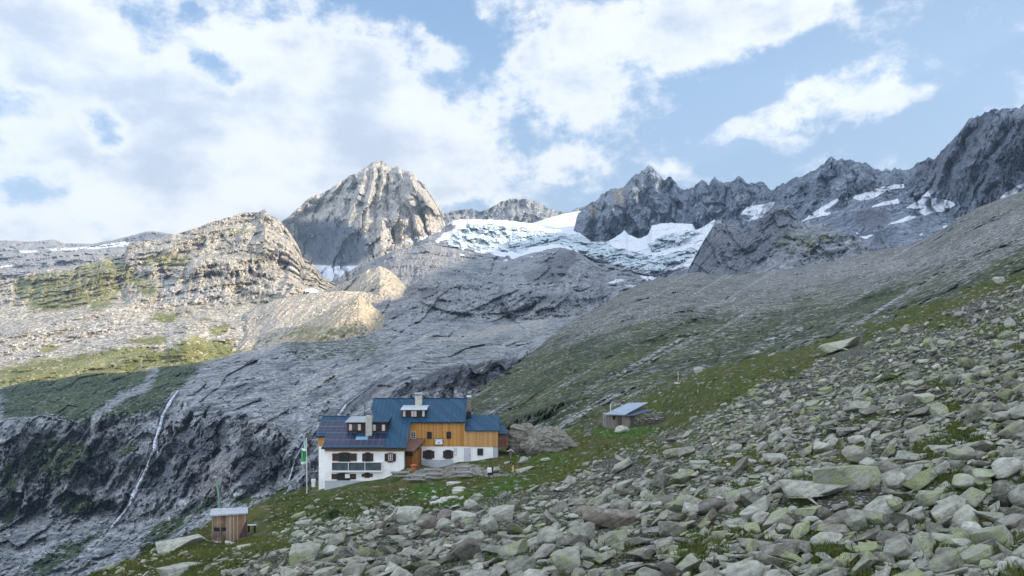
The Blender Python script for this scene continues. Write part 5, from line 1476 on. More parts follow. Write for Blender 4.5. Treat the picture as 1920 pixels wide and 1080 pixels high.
# dormers
def window(px0, py0, px1, py1, y, style, parent=hut, frac=.3, lab=None):
    x0, x1, z1, z0 = X_(px0, y), X_(px1, y), Z_(py0, y), Z_(py1, y)
    w = x1 - x0; h = z1 - z0; t = .05
    dx = w * frac if style in ('shut', 'cream', 'arch') else 0
    fr = MB()
    a, b = x0 + dx, x1 - dx
    fmat = W_frame if style in ('lit',) else W_brown
    for q in ((a, a + t, z0, z1), (b - t, b, z0, z1), (a + t, b - t, z0, z0 + t), (a + t, b - t, z1 - t, z1)): fr.box(q[0], q[1], y - .07, y + .02, q[2], q[3])
    if style == 'arch': fr.extr_dummy = None
    f = fr.build('window', fmat, parent)
    if lab: f['label'] = lab
    if style == 'arch':
        m = MB(); n = 8; pts = []
        for k in range(n + 1):
            u = k / n; pts.append((a - .1 + (b - a + .2) * u, z1 + .11 * math.sin(math.pi * u)))
        i = len(m.V)
        for (xx, zz) in pts: m.V += [(xx, y - .08, z1 - .02), (xx, y - .08, zz + .015), (xx, y, z1 - .02), (xx, y, zz + .015)]
        for k in range(n):
            j = i + 4 * k; m.Fc += [(j, j + 4, j + 5, j + 1), (j + 1, j + 5, j + 7, j + 3)]
        m.build('lintel', W_brown, f)
        m = MB(); m.box(a - .06, b + .06, y - .12, y, z0 - .09, z0 - .01); m.build('sill', W_brown, f)
    m = MB(); m.box(a + t, b - t, y - .02, y + .01, z0 + t, z1 - t); m.build('pane', W_glass if style != 'curtain' else W_cream, f)
    if style in ('shut', 'arch'):
        for (s0, s1) in ((x0, a), (b, x1)): MB().box(s0, s1, y - .09, y - .03, z0 + .03, z1 - .03).build('shutter', W_brown, f)
    if style == 'cream':
        for (s0, s1) in ((x0, a), (b, x1)): MB().box(s0, s1, y - .09, y - .03, z0, z1).build('shutter', W_cream, f)
    if style in ('lit', 'crossw'):
        cx = (a + b) / 2; m = MB(); q = .02
        m.box(cx - q, cx + q, y - .06, y - .03, z0 + t, z1 - t)
        for k in (1, 2): m.box(a + t, b - t, y - .055, y - .035, z0 + h * k / 3 - q, z0 + h * k / 3 + q)
        m.build('glazing_bar', W_frame, f)
    return f

z1p = lambda x, y: (560 + x / 4.8, 720 + y / 4.8)
def dormer(x0, x1, yf, z0, z1, yb, roofmat, wallmat, ov=.18):
    d = MB(); d.extr([(yf, z0), (yf, z1), (yb, z1), (yb, rz(yb) - .05)], x0, x1)
    o = d.build('dormer', wallmat, hut)
    r = MB(); r.prism([(x0 - ov, yf - .35), (x1 + ov, yf - .35), (x1 + ov, yb + .35), (x0 - ov, yb + .35)], lambda x, y: z1 + .03 + .09 * (y - yf), .09)
    seams(r, x0 - ov, x1 + ov, yf - .35, yb + .3, lambda x, y: z1 + .03 + .09 * (y - yf), .5, .03)
    r.build('dormer_roof', roofmat, o)
    return o
d1 = dormer(-21.1, -18.72, 99.0, -14.5, -12.98, 101.7, W_metal, W_dark)
d2 = dormer(-17.75, -16.0, 99.0, -14.5, -12.98, 101.7, W_blue, W_dark)
d3 = dormer(-14.45, -11.35, 101.8, -12.85, -11.72, 104.0, W_metal, W_dark)
d3.children[0].data.materials.clear(); d3.children[0].data.materials.append(simple_mat('bright_sheet_metal', (.62, .66, .70), .35, .1, 2, metal=.5))
a = z1p(455, 362); b = z1p(560, 416); window(a[0], a[1], b[0], b[1], 98.97, 'cream', d1, .24)
a = z1p(668, 365); b = z1p(777, 420); window(a[0], a[1], b[0], b[1], 98.97, 'cream', d2, .24)
a = z1p(940, 240); b = z1p(1036, 292); window(a[0], a[1], b[0], b[1], 101.77, 'cream', d3, .22)
a = z1p(1040, 240); b = z1p(1134, 292); window(a[0], a[1], b[0], b[1], 101.77, 'cream', d3, .22)
# chimneys
c = MB().box(-18.64, -17.85, 98.45, 99.3, -14.9, Z_(779.5, 98.6)).build('chimney', W_conc, hut, .02)
m = MB(); xm = -18.0
m.extr([(98.6, Z_(779.5, 98.6)), (98.9, Z_(769.5, 98.8)), (99.2, Z_(779.5, 98.6))], -18.12, -17.9); m.build('cowl', W_stoneb, c)
c = MB().box(-13.02, -12.12, 103.9, 104.8, -12.0, Z_(741.5, 104.5)).build('chimney', W_conc, hut, .02)
MB().box(-13.1, -12.04, 103.8, 104.9, Z_(737.6, 104.5), Z_(736.4, 104.5)).box(-12.98, -12.88, 103.95, 104.05, Z_(741.5, 104.5), Z_(737.6, 104.5)).box(-12.26, -12.16, 103.95, 104.05, Z_(741.5, 104.5), Z_(737.6, 104.5)).box(-12.9, -12.2, 104.1, 104.7, Z_(741.5, 104.5), Z_(738.6, 104.5)).build('chimney_cap', W_metal, c)
c = MB().box(-6.02, -5.5, 103.8, 104.4, -14.5, Z_(744.5, 104)).build('chimney', W_stoneb, hut, .02)
MB().box(-6.06, -5.46, 103.76, 104.44, Z_(744.5, 104) + .02, Z_(743, 104) + .05).build('chimney_cap', W_frame, c)
MB().box(-6.1, -5.5, 103.2, 103.78, -14.3, Z_(772, 103.5)).build('flashing', W_blued, hut)

# windows of the white wing
def zw(x0, y0, x1, y1, y, style, frac=.3, lab=None):
    a = z1p(x0, y0); b = z1p(x1, y1); return window(a[0], a[1], b[0], b[1], y, style, hut, frac, lab)
zw(303, 622, 523, 694, 96.99, 'arch', .27, 'wide window with one reddish and one dark brown shutter')
zw(572, 622, 672, 698, 96.99, 'arch', .3)
f = zw(775, 624, 875, 698, 96.99, 'arch', .3, 'window with white glazing bars between black shutters')
a = z1p(808, 628); b = z1p(845, 688); x0, x1, z1, z0 = X_(a[0], 96.9), X_(b[0], 96.9), Z_(a[1], 96.9), Z_(b[1], 96.9)
def white_sash(x0, x1, z0, z1, y, par, n=2):
    m = MB(); t = .045
    for q in ((x0, x0 + t, z0, z1), (x1 - t, x1, z0, z1), (x0 + t, x1 - t, z0, z0 + t), (x0 + t, x1 - t, z1 - t, z1)): m.box(q[0], q[1], y - .05, y, q[2], q[3])
    cx = (x0 + x1) / 2
    m.box(cx - .03, cx + .03, y - .045, y - .005, z0 + t, z1 - t)
    for k in range(1, n + 1):
        zz = z0 + (z1 - z0) * k / (n + 1); m.box(x0 + t, x1 - t, y - .04, y - .01, zz - .025, zz + .025)
    m.build('sash', W_frame, par)
white_sash(x0, x1, z0, z1, 96.9, f)
zw(297, 806, 515, 858, 96.99, 'arch', .24, 'low wide window with a white curtained pane between brown shutters')
MB().box(X_(z1p(418, 0)[0], 96.9), X_(z1p(460, 0)[0], 96.9), 96.86, 96.9, Z_(z1p(0, 846)[1], 96.9), Z_(z1p(0, 808)[1], 96.9)).build('curtain', W_frame, f)
zw(567, 805, 667, 836, 96.99, 'arch', .3)
# glazed band
a = z1p(298, 705); b = z1p(746, 779)
gl = MB(); x0, x1, zt, zb = X_(a[0], 96.8), X_(b[0], 96.8), Z_(a[1], 96.8), Z_(b[1], 96.8)
gl.box(x0 - .06, x1 + .06, 96.7, 97.0, zt - .02, zt + .05).box(x0 - .06, x1 + .1, 96.6, 97.0, zb - .16, zb)
gw = (x1 - x0) / 3
for k in range(4): gl.box(x0 + gw * k - .035, x0 + gw * k + .035, 96.72, 97.0, zb, zt - .02)
gf = gl.build('glazed_screen', W_frame, hut)
for k in range(3): MB().box(x0 + gw * k + .035, x0 + gw * (k + 1) - .035, 96.84, 96.9, zb, zt - .02).build('pane', W_glassg, gf)
# windows of the timber storey and white base
zw(1010, 430, 1054, 490, 101.22, 'lit', 0, 'small window with a white pane in a black frame')
zw(1155, 430, 1198, 492, 101.22, 'plain', 0); zw(1330, 430, 1372, 492, 101.22, 'plain', 0)
zw(1086, 597, 1101, 637, 101.28, 'plain', 0)
zw(1118, 600, 1222, 668, 101.28, 'arch', .24); zw(1300, 600, 1392, 666, 101.28, 'arch', .22)
zw(1608, 580, 1660, 643, 101.28, 'plain', 0); zw(1040, 605, 1072, 672, 101.28, 'plain', 0)
# door and niche
a = z1p(1488, 575); b = z1p(1548, 712)
dr = MB().box(X_(a[0], 101.3), X_(b[0], 101.3), 101.2, 101.3, Z_(b[1], 101.3), Z_(a[1], 101.3)).build('door', W_grey, hut)
MB().box(X_(b[0], 101.3) - .16, X_(b[0], 101.3) - .1, 101.14, 101.2, Z_(b[1], 101.3) + .95, Z_(b[1], 101.3) + 1.1).build('handle', W_black, dr)
a = z1p(1400, 578); b = z1p(1424, 640)
nm = MB(); xa, xb, zb, zt = X_(a[0], 101.3), X_(b[0], 101.3), Z_(b[1], 101.3), Z_(a[1], 101.3)
nm.box(xa, xa + .05, 101.2, 101.3, zb, zt).box(xb - .05, xb, 101.2, 101.3, zb, zt).box(xa + .05, xb - .05, 101.2, 101.3, zt - .05, zt).box(xa + .05, xb - .05, 101.2, 101.3, zb, zb + .05)
nn = nm.build('wall_niche', W_plinth, hut)
MB().box(xa + .13, xb - .13, 101.18, 101.28, zt - .5, zt - .12).build('lamp', W_frame, nn)
# sign board: pale board, blue arc of lettering and a small emblem
a = z1p(1225, 491); b = z1p(1300, 548)
xa, xb, zb, zt = X_(a[0], 101.1), X_(b[0], 101.1), Z_(b[1], 101.1), Z_(a[1], 101.1)
sg = MB().box(xa, xb, 101.1, 101.2, zb, zt).build('name_board', W_black, hut)
MB().box(xa + .06, xb - .06, 101.07, 101.1, zb + .06, zt - .06).build('board_face', simple_mat('sign_white', (.72, .74, .78), .5, .03), sg)
mk = MB(); cx = (xa + xb) / 2; cz = zb + .30
for k in range(13):
    t = math.radians(158 - 136 * k / 12); rx, rzz = .50, .44
    px_, pz_ = cx + math.cos(t) * rx, cz + math.sin(t) * rzz
    mk.box(px_ - .018, px_ + .018, 101.05, 101.065, pz_ - .045, pz_ + .045)
mk.box(cx - .09, cx + .09, 101.05, 101.065, cz - .07, cz + .03).box(cx - .04, cx + .04, 101.05, 101.065, cz + .03, cz + .10)
mk.build('lettering', simple_mat('sign_blue', (.05, .12, .30), .6, .05), sg)
# porch between the wing and the main block
pm = MB()
pm.box(-13.5, -11.85, 98.2, 101.22, -19.6, Z_(846, 98.2)); pr = pm.build('porch', W_porch, hut)
MB().box(-13.45, -12.6, 98.12, 98.19, -17.3, -16.75).build('opening', W_black, pr)
m = MB(); m.prism([(-13.55, 97.6), (-12.3, 97.6), (-11.3, 101.2), (-13.5, 101.2)], lambda x, y: Z_(845, 97.6) + .28 * (y - 97.6), .1); m.build('porch_roof', simple_mat('aged_brown_boards', (.16, .09, .07), .8, .2), pr)

# ------------------------------------------------------------------ things around the hut
def on_ground(px, py):
    g = ground_at(px, py); return (g[0], g[1], gz(g[0], g[1]))

# terrace tables with benches, seen end on
def picnic():
    r = empty('picnic_table', (0, 0, 0))
    for i in range(1): MB().box(-1.1, 1.1, -.40, .40, .70, .77).build('tabletop', W_bench, r)
    for s in (-1, 1): MB().box(-1.1, 1.1, s * .82 - .17, s * .82 + .17, .41, .47).build('bench_board', W_bench, r)
    for x in (-.8, .8):
        m = MB(); m.beam((x, -.22, .72), (x, -.72, 0), .045, 4); m.beam((x, .22, .72), (x, .72, 0), .045, 4); m.box(x - .03, x + .03, -.86, .86, .38, .43); m.build('leg', W_benchd, r)
    return r
pt = picnic()
spots = [(866, 882, 0, 'upper wooden table set in front of the grey door'), (868, 893, .02, 'lower wooden table set in front of the grey door'), (812, 887, .02, 'wooden table with pale benches between the porch and the door set'),
         (812, 897, .0, 'grey wooden table at the right end of the terrace edge row'), (781, 900, .0, 'middle grey wooden table of the terrace edge row'), (750, 894, .05, 'grey wooden table at the left end, beside the white wall corner')]
for i, (px, py, a, lab) in enumerate(spots):
    o = pt if i == 0 else copy_tree(pt)
    g = on_ground(px, py + 4)
    o.location = (g[0], g[1], g[2] - .02); o.rotation_euler = (0, 0, a)
    tag(o, lab, 'picnic table', 'picnic tables on the terrace')

# barrel planter by the porch
g = on_ground(775.5, 884)
br = MB(); n = 14
prof = [(.22, 0), (.27, .2), (.29, .38), (.27, .56), (.23, .74)]
for k, (r, h) in enumerate(prof):
    for j in range(n): t = 2 * math.pi * j / n; br.V.append((g[0] + r * math.cos(t), g[1] + r * math.sin(t), g[2] + h))
for k in range(len(prof) - 1):
    for j in range(n): br.Fc.append((k * n + j, k * n + (j + 1) % n, (k + 1) * n + (j + 1) % n, (k + 1) * n + j))
br.Fc.append(tuple(range(n))); br.Fc.append(tuple(range((len(prof) - 1) * n, len(prof) * n)))
br.beam((g[0], g[1], g[2] + .74), (g[0], g[1], g[2] + .80), .40, 14)
tag(br.build('barrel_table', W_barrel), 'reddish orange wooden barrel with a round top beside the porch', 'barrel')

# flagpole with a long banner
g = on_ground(573, 918)
g = (X_(575.5, 99), 99.0, gz(X_(575.5, 99), 99.0))
fp = empty('flagpole', g); tag(fp, 'white flagpole with a long green and white banner left of the hut', 'flagpole')
ztop = Z_(823, 99)
MB().beam((g[0], g[1], g[2] - .3), (g[0] - .06, g[1], ztop), .055, 8, .035).build('pole', W_frame, fp)
MB().beam((g[0] - .06, g[1], ztop), (g[0] - .06, g[1], ztop + .12), .07, 8, .02).build('finial', W_frame, fp)
def banner(z1, z0, mat, w=.56, name='flag'):
    m = MB(); n = 10; k = 7; i = 0
    for a in range(k + 1):
        for b in range(n + 1):
            u = a / k; v = b / n
            z = z1 + (z0 - z1) * v
            x = g[0] - .08 - w * u - .12 * (Z_(825, 99) - z) / 4
            y = g[1] - .1 * math.sin(u * 5 + v * 4 + z) - .05
            m.V.append((x, y, z))
    for a in range(k):
        for b in range(n): m.Fc.append((a * (n + 1) + b, (a + 1) * (n + 1) + b, (a + 1) * (n + 1) + b + 1, a * (n + 1) + b + 1))
    for (x, y, z) in list(m.V): m.V.append((x, y + .012, z))
    N = (k + 1) * (n + 1)
    for f in list(m.Fc): m.Fc.append(tuple(q + N for q in f[::-1]))
    return m.build(name, mat, fp)
banner(Z_(840, 99), Z_(845.4, 99), W_white2, .56, 'banner_band'); banner(Z_(845.6, 99), Z_(865, 99), W_green, .58, 'banner'); banner(Z_(865.2, 99), Z_(869.5, 99), W_white2, .58, 'banner_band')
banner(Z_(826, 99), Z_(839.8, 99), simple_mat('pale_green_cloth', (.32, .52, .44), .8, .15), .3, 'banner_top')
fb = banner(Z_(847, 99), Z_(863, 99), W_white2, .09, 'banner_stripe'); fb.location.x -= .36; fb.location.y -= .06

# wooden shed on the left
sd = 75.5
g = (X_(430, 76), 76.5, gz(X_(430, 76), 76.5))
sh = empty('wooden_shed', g); tag(sh, 'small weathered wooden shed with a grey lean-to roof', 'shed')
x0, x1 = X_(397, sd), X_(463.5, sd); zb = Z_(1009, sd); ztl = Z_(966, sd)
m = MB(); i0 = 0
yb_ = 78.0
prof0 = Z_(966, sd); prof1 = Z_(961.5, sd)
m.V = [(x0, sd, zb - .6), (x1, sd, zb - .3), (x1, sd, prof1), (x0, sd, prof0), (X_(401, yb_), yb_, zb - .6), (X_(464, yb_), yb_, zb), (X_(464, yb_), yb_, Z_(953, yb_)), (X_(401, yb_), yb_, Z_(957, yb_))]
m.Fc = [(0, 1, 2, 3), (1, 5, 6, 2), (5, 4, 7, 6), (4, 0, 3, 7), (3, 2, 6, 7), (0, 4, 5, 1)]
m.build('wall', W_old, sh)
m = MB(); za, zbb = Z_(965, sd), Z_(960, sd)
m.V = [(x0 - .12, sd - .25, za), (x1 + .14, sd - .25, zbb), (X_(465, 78.3), 78.3, Z_(951, 78.3)), (X_(397, 78.3), 78.3, Z_(953.5, 78.3))]
m.V += [(a_, b_, c_ - .12) for a_, b_, c_ in m.V[:4]]
m.Fc = [(0, 1, 2, 3), (7, 6, 5, 4), (0, 4, 5, 1), (1, 5, 6, 2), (2, 6, 7, 3), (3, 7, 4, 0)]
m.build('roof', W_shroof, sh)
for (qa, qb) in ((401, 412), (415, 424)):
    o = MB(); o.box(X_(qa, sd), X_(qb, sd), sd - .03, sd + .02, Z_(996, sd), Z_(989, sd)); o.build('opening', W_black, sh)
o = MB(); o.box(X_(401, sd), X_(415, sd), sd - .035, sd + .02, Z_(1006, sd), Z_(998, sd)); o.build('hatch', W_benchd, sh)
m = MB(); m.V = [(X_(447, sd), sd - .04, zb), (x1 + .005, sd - .04, zb + .12), (x1 + .005, sd - .04, Z_(972, sd)), (X_(447, sd), sd - .02, zb), (x1 + .005, sd - .01, zb + .12), (x1 + .005, sd - .01, Z_(972, sd))]
m.Fc = [(0, 1, 2), (5, 4, 3), (0, 3, 4, 1), (1, 4, 5, 2), (2, 5, 3, 0)]
m.build('painted_side_shade', simple_mat('painted_shade_brown', (.075, .045, .045), .8, .2, 2), sh)  # dark wedge painted on the front for the shadowed side wall
# log store or bench beside the shed
g2 = (X_(474, 79), 79.0, gz(X_(474, 79), 79.0))
ts = empty('trestle', g2); tag(ts, 'low dark trestle bench standing right of the wooden shed', 'bench')
zt_ = Z_(983.5, 79)
MB().box(X_(464.5, 79), X_(481, 79), 78.7, 79.1, zt_ - .07, zt_).build('seat', W_steel, ts)
for px in (467, 478.5): MB().box(X_(px, 79) - .05, X_(px, 79) + .05, 78.75, 79.05, zt_ - .75, zt_ - .07).build('leg', W_black, ts)
# pale green mast behind the shed
gm = (X_(414, 84), 84.0, gz(X_(414, 84), 84.0))
ms = empty('mast', gm); tag(ms, 'thin leaning pale green mast rising behind the wooden shed', 'mast')
MB().beam((gm[0], gm[1], gm[2] - .4), (X_(409, 84), 84, Z_(915, 84)), .11, 6, .075).beam((X_(409, 84), 84, Z_(916, 84)), (X_(403.5, 84), 84, Z_(895, 84)), .075, 6, .05).build('pole', W_greenp, ms)
mm = MB()
for k in range(5):
    z = Z_(897 + k * 4.2, 84); x = X_(403.8 + k * 1.1, 84); mm.beam((x - .16, 84, z), (x + .16, 84, z), .03, 5)
mm.build('rungs', W_greenp, ms)
MB().box(X_(400, 84), X_(406.5, 84), 83.9, 84.1, Z_(895.5, 84), Z_(892.5, 84)).build('cap', W_metal, ms)

# sign posts
def sign(name, px, py0, py1, d, label, mat, boards):
    x = X_(px, d); z0 = gz(x, d)
    r = empty(name, (x, d, z0)); tag(r, label, 'signpost')
    MB().beam((x, d, z0 - .2), (x, d, Z_(py0, d)), .05, 6).build('post', mat, r)
    for (w0, w1, za, zb, bm_) in boards:
        m = MB(); xa, xb = X_(px + w0, d), X_(px + w1, d); a_, b_ = Z_(zb, d), Z_(za, d); mid = (a_ + b_) / 2
        tip = xa if abs(w0) > w1 else xb
        pts = [(xb, a_), (xb, b_), (xa + .08, b_), (xa - .05, mid), (xa + .08, a_)] if tip == xa else [(xa, a_), (xa, b_), (xb - .08, b_), (xb + .05, mid), (xb - .08, a_)]
        i = 0; m.V = [(p, d - .09, q) for p, q in pts] + [(p, d - .06, q) for p, q in pts]
        m.Fc = [(0, 1, 2, 3, 4), (9, 8, 7, 6, 5)] + [(k, (k + 1) % 5, 5 + (k + 1) % 5, 5 + k) for k in range(5)]
        m.build('arrow_board', bm_, r)
    return r
sign('signpost', 962, 872, 889, 93, 'yellow hiking signpost standing on the terrace edge right of the hut', W_yellow, [(-2.2, 1.5, 875, 878.5, W_yellow), (-1.5, 2.2, 879, 881.5, W_yellow), (-3.2, 1.5, 881.8, 885, W_yellow)])
sp = sign('signpost', 957.5, 843, 870, 101, 'thin dark post with a small pale roof in front of the giant boulders', W_steel, [])
x = X_(957.5, 101)
MB().box(x - .2, x + .16, 100.85, 100.94, Z_(855, 101), Z_(845, 101)).build('board', W_benchd, sp)
m = MB(); m.V = [(x - .42, 100.7, Z_(846.5, 101)), (x, 100.7, Z_(842, 101)), (x + .42, 100.7, Z_(846.5, 101)), (x - .42, 101.2, Z_(846.5, 101)), (x, 101.2, Z_(842, 101)), (x + .42, 101.2, Z_(846.5, 101)), (x, 100.7, Z_(843.5, 101)), (x, 101.2, Z_(843.5, 101))]
m.Fc = [(0, 1, 4, 3), (1, 2, 5, 4), (0, 6, 1), (1, 6, 2), (3, 4, 7), (4, 5, 7), (0, 3, 7, 6), (6, 7, 5, 2)]
m.build('little_roof', W_cream, sp)
# cross on the crest
x, d = X_(1271.5, 148), 148.0; z0 = gz(x, d)
zt_ = max(Z_(697, 148), z0 + 1.2)
cr = empty('cross', (x, d, z0)); tag(cr, 'small pale yellow cross on the hill crest above the stone hut', 'cross')
MB().box(x - .05, x + .05, 147.95, 148.05, z0 - .3, zt_).build('post', W_yellow, cr)
MB().box(x - .32, x + .32, 147.92, 147.95, zt_ - .5, zt_ - .41).build('crossbar', W_yellow, cr)
x = X_(1145, 127); z0 = gz(x, 127)
tag(MB().beam((x, 127, z0 - .3), (x, 127, Z_(758, 127)), .07, 6).beam((x, 127, Z_(758, 127)), (x + .02, 127, Z_(757, 127)), .09, 6).build('marker_post', W_frame), 'short white post standing behind the roof of the stone hut', 'post')
# equipment box at the path
x, d = X_(918, 90.5), 90.5; z0 = gz(x, d)
bx = empty('meter_box', (x, d, z0)); tag(bx, 'small white box on a black stand with a thin post at the terrace edge', 'box')
zt_ = z0 + 1.0
MB().box(x - .28, x + .24, d - .2, d + .2, z0 + .32, z0 + .85).build('case', W_frame, bx, .03)
MB().box(x - .22, x + .2, d - .15, d + .15, z0 - .1, z0 + .32).box(x + .27, x + .42, d - .12, d + .12, z0 - .1, z0 + .9).build('stand', W_black, bx)
MB().beam((x + .22, d, z0), (x + .2, d, z0 + 1.55), .025, 5).build('rod', W_black, bx)
x, d = X_(588, 104), 104.0; z0 = gz(x, d)
tag(MB().box(x - .3, x + .25, d - .2, d + .2, Z_(903, d), Z_(898.5, d)).box(x - .26, x + .2, d - .16, d + .16, Z_(903, d) - .7, Z_(903, d)).build('white_crate', W_frame), 'small white crate on the turf between flagpole and hut wall', 'crate')

# terrace retaining edge and stone steps
rs2 = np.random.RandomState(5)
stepsp = [(853, 908, 34), (862, 917, 26), (858, 921, 24), (848, 927, 22), (843, 931, 16), (838, 936, 14), (833, 940, 16), (828, 945, 22), (818, 949, 26)]
words = ['broad top', 'second', 'third', 'fourth', 'fifth', 'sixth', 'seventh', 'eighth', 'lowest']
for i, (px, py, wpx) in enumerate(stepsp):
    g = on_ground(px, py); w = wpx / F * g[1]
    m = MB(); n = 9; pts = []
    for k in range(n):
        t = 2 * math.pi * k / n; r = rs2.uniform(.85, 1.1)
        pts.append((g[0] + math.cos(t) * w * .5 * r, g[1] + math.sin(t) * .55 * r))
    m.prism(pts, lambda X, Y: g[2] + .14, .35)
    o = m.build('stone_step', W_conc); tag(o, f'flat pale stone, the {words[i]} step of the path down from the terrace', 'step', 'stone steps below the terrace')

# dark bush on the turf slope
def bush(px, py, wm, hm, label):
    g = on_ground(px, py); V, T = [], []
    r = empty('bush', g); tag(r, label, 'bush')
    n = 1500; rr = np.random.RandomState(8)
    q = rr.normal(size=(n, 3)); q /= np.linalg.norm(q, axis=1, keepdims=True); q *= (rr.rand(n, 1) ** .35)
    q[:, 2] = np.abs(q[:, 2]); q *= (1 + .3 * perlin(q[:, 0] * 2, q[:, 1] * 2, q[:, 2] * 2))[:, None]
    c = q * np.array([wm / 2, wm / 2.4, hm])
    a = rr.normal(size=(n, 3)); a /= np.linalg.norm(a, axis=1, keepdims=True); b = np.cross(a, rr.normal(size=(n, 3))); b /= np.linalg.norm(b, axis=1, keepdims=True)
    s = .055
    V = np.stack([c - a * s, c + b * s * .7, c + a * s, c - b * s * .7], 1).reshape(-1, 3)
    mesh_np('foliage', V, np.arange(len(V)).reshape(-1, 4), simple_mat('dark_leaf', (.025, .055, .015), .7, .4, 6), parent=r)
    m = MB()
    for k in range(6):
        t = k * 1.05; m.beam((g[0], g[1], g[2] - .1), (g[0] + math.cos(t) * wm * .3, g[1] + math.sin(t) * wm * .2, g[2] + hm * .6), .03, 5, .01)
    m.build('stem', W_benchd, r)
bush(628, 976, 1.6, .75, 'dark green dwarf bush at the foot of the turf slope below the white wall')

# ------------------------------------------------------------------ low stone hut with a sheet roof
st = empty('stone_hut', (X_(1180, 121), 121.0, Z_(800, 121))); tag(st, 'low stone hut with a blue-grey sheet roof and wooden doors', 'stone hut')
yA = 120.0
V4 = [(X_(1134, yA), yA, Z_(776.5, yA)), (X_(1171, yA), yA, Z_(777.5, yA)), (X_(1215.5, 125.5), 125.5, Z_(754, 125.5)), (X_(1177, 125.5), 125.5, Z_(755.5, 125.5))]
m = MB(); m.V = V4 + [(a_, b_, c_ - .14) for a_, b_, c_ in V4]; m.Fc = [(0, 1, 2, 3), (7, 6, 5, 4), (0, 4, 5, 1), (1, 5, 6, 2), (2, 6, 7, 3), (3, 7, 4, 0)]
m.build('roof', W_roofst, st)
V4 = [(X_(1171.5, yA), yA, Z_(777.2, yA) - .2), (X_(1190, 119.8), 119.8, Z_(778.5, 119.8)), (X_(1222, 122.5), 122.5, Z_(770, 122.5)), (X_(1200, 124.5), 124.5, Z_(768, 124.5) + .12)]
m = MB(); m.V = V4 + [(a_, b_, c_ - .16) for a_, b_, c_ in V4]; m.Fc = [(0, 1, 2, 3), (7, 6, 5, 4), (0, 4, 5, 1), (1, 5, 6, 2), (2, 6, 7, 3), (3, 7, 4, 0)]
m.build('side_roof', simple_mat('dark_sheet_roof', (.04, .06, .09), .5, .2), st)
zb = Z_(802, 120)
MB().box(X_(1136, 120.3), X_(1190, 120.3), 120.35, 124.5, zb - .6, Z_(779.5, 120.3)).build('timber_wall', W_greyw, st)
MB().extr([(120.5, zb), (120.5, Z_(778, 120.5)), (125.3, Z_(755.5, 125.3) - .2), (125.3, zb)], X_(1172, 120.5), X_(1176, 120.5)).build('gable', W_greyw, st)
for (a_, b_) in ((1160, 1166), (1182, 1191)):
    MB().box(X_(a_, 120.2), X_(b_, 120.2), 120.26, 120.34, zb - .2, Z_(780.5, 120.2)).build('door', simple_mat('dark_door', (.085, .07, .06), .8, .3, 3), st)
MB().box(X_(1149, 120.2), X_(1154, 120.2), 120.28, 120.34, Z_(787, 120.2), Z_(780, 120.2)).build('window', W_black, st)
def drystone(pts, h0, h1, name, parent, rowsn=7, seed=3):
    """wall of laid stones between two plan points"""
    rr = np.random.RandomState(seed); VV, TT = [], []; off = 0; A_, B_, C_ = [], [], []
    (xa, ya, za), (xb, yb, zb_) = pts
    L = math.hypot(xb - xa, yb - ya)
    n = 0
    for row in range(rowsn):
        u = 0.0
        while u < 1:
            sz = rr.uniform(.35, .75); k = rr.randint(len(PROTO_C)); _, V, T = PROTO_C[k]
            top = h0 + (h1 - h0) * u
            zz = za + (zb_ - za) * u + top * (row + .3) / rowsn
            R = np.array(Matrix.Rotation(rr.uniform(0, 6.28), 3, 'Z') @ Matrix.Rotation(rr.normal(0, .15), 3, 'X'))
            W = (V * np.array([sz, sz, sz * (1.0 if DIMS[SHAPES[k]][2] < .4 else .6)])) @ R.T + np.array([xa + (xb - xa) * u, ya + (yb - ya) * u + rr.normal(0, .08), zz])
            VV.append(W); TT.append(T + off); off += len(V); A_.append(np.full(len(V), rr.rand() * .5)); B_.append(np.full(len(V), rr.uniform(.2, .8))); C_.append(np.full(len(V), rr.uniform(0, .7)))
            u += sz * .72 / L
    V = np.concatenate(VV) - np.array(parent.location)
    return mesh_np(name, V, np.concatenate(TT), M_stone, attrs={'lichen': np.concatenate(A_), 'tone': np.concatenate(B_), 'brown': np.concatenate(C_)}, parent=parent)
xs0, xs1 = X_(1192, 120), X_(1243, 122)
drystone(((xs0, 120.1, zb - .3), (xs1, 122.0, Z_(791, 122) - .5)), 1.75, 1.2, 'stone_wall', st, 8, 3)
drystone(((xs0, 120.6, zb - .2), (xs1, 122.8, Z_(786, 122.5) - .4)), 1.9, 1.6, 'stone_wall', st, 8, 4)
drystone(((xs1, 122.2, Z_(792, 122) - .5), (xs1 - 1.5, 126.5, Z_(775, 126))), 1.1, .7, 'stone_wall', st, 5, 5)
drystone(((X_(1176, 123), 123.0, Z_(778, 123)), (X_(1214, 125.5), 125.3, Z_(768, 125))), .6, .7, 'stone_wall', st, 4, 6)

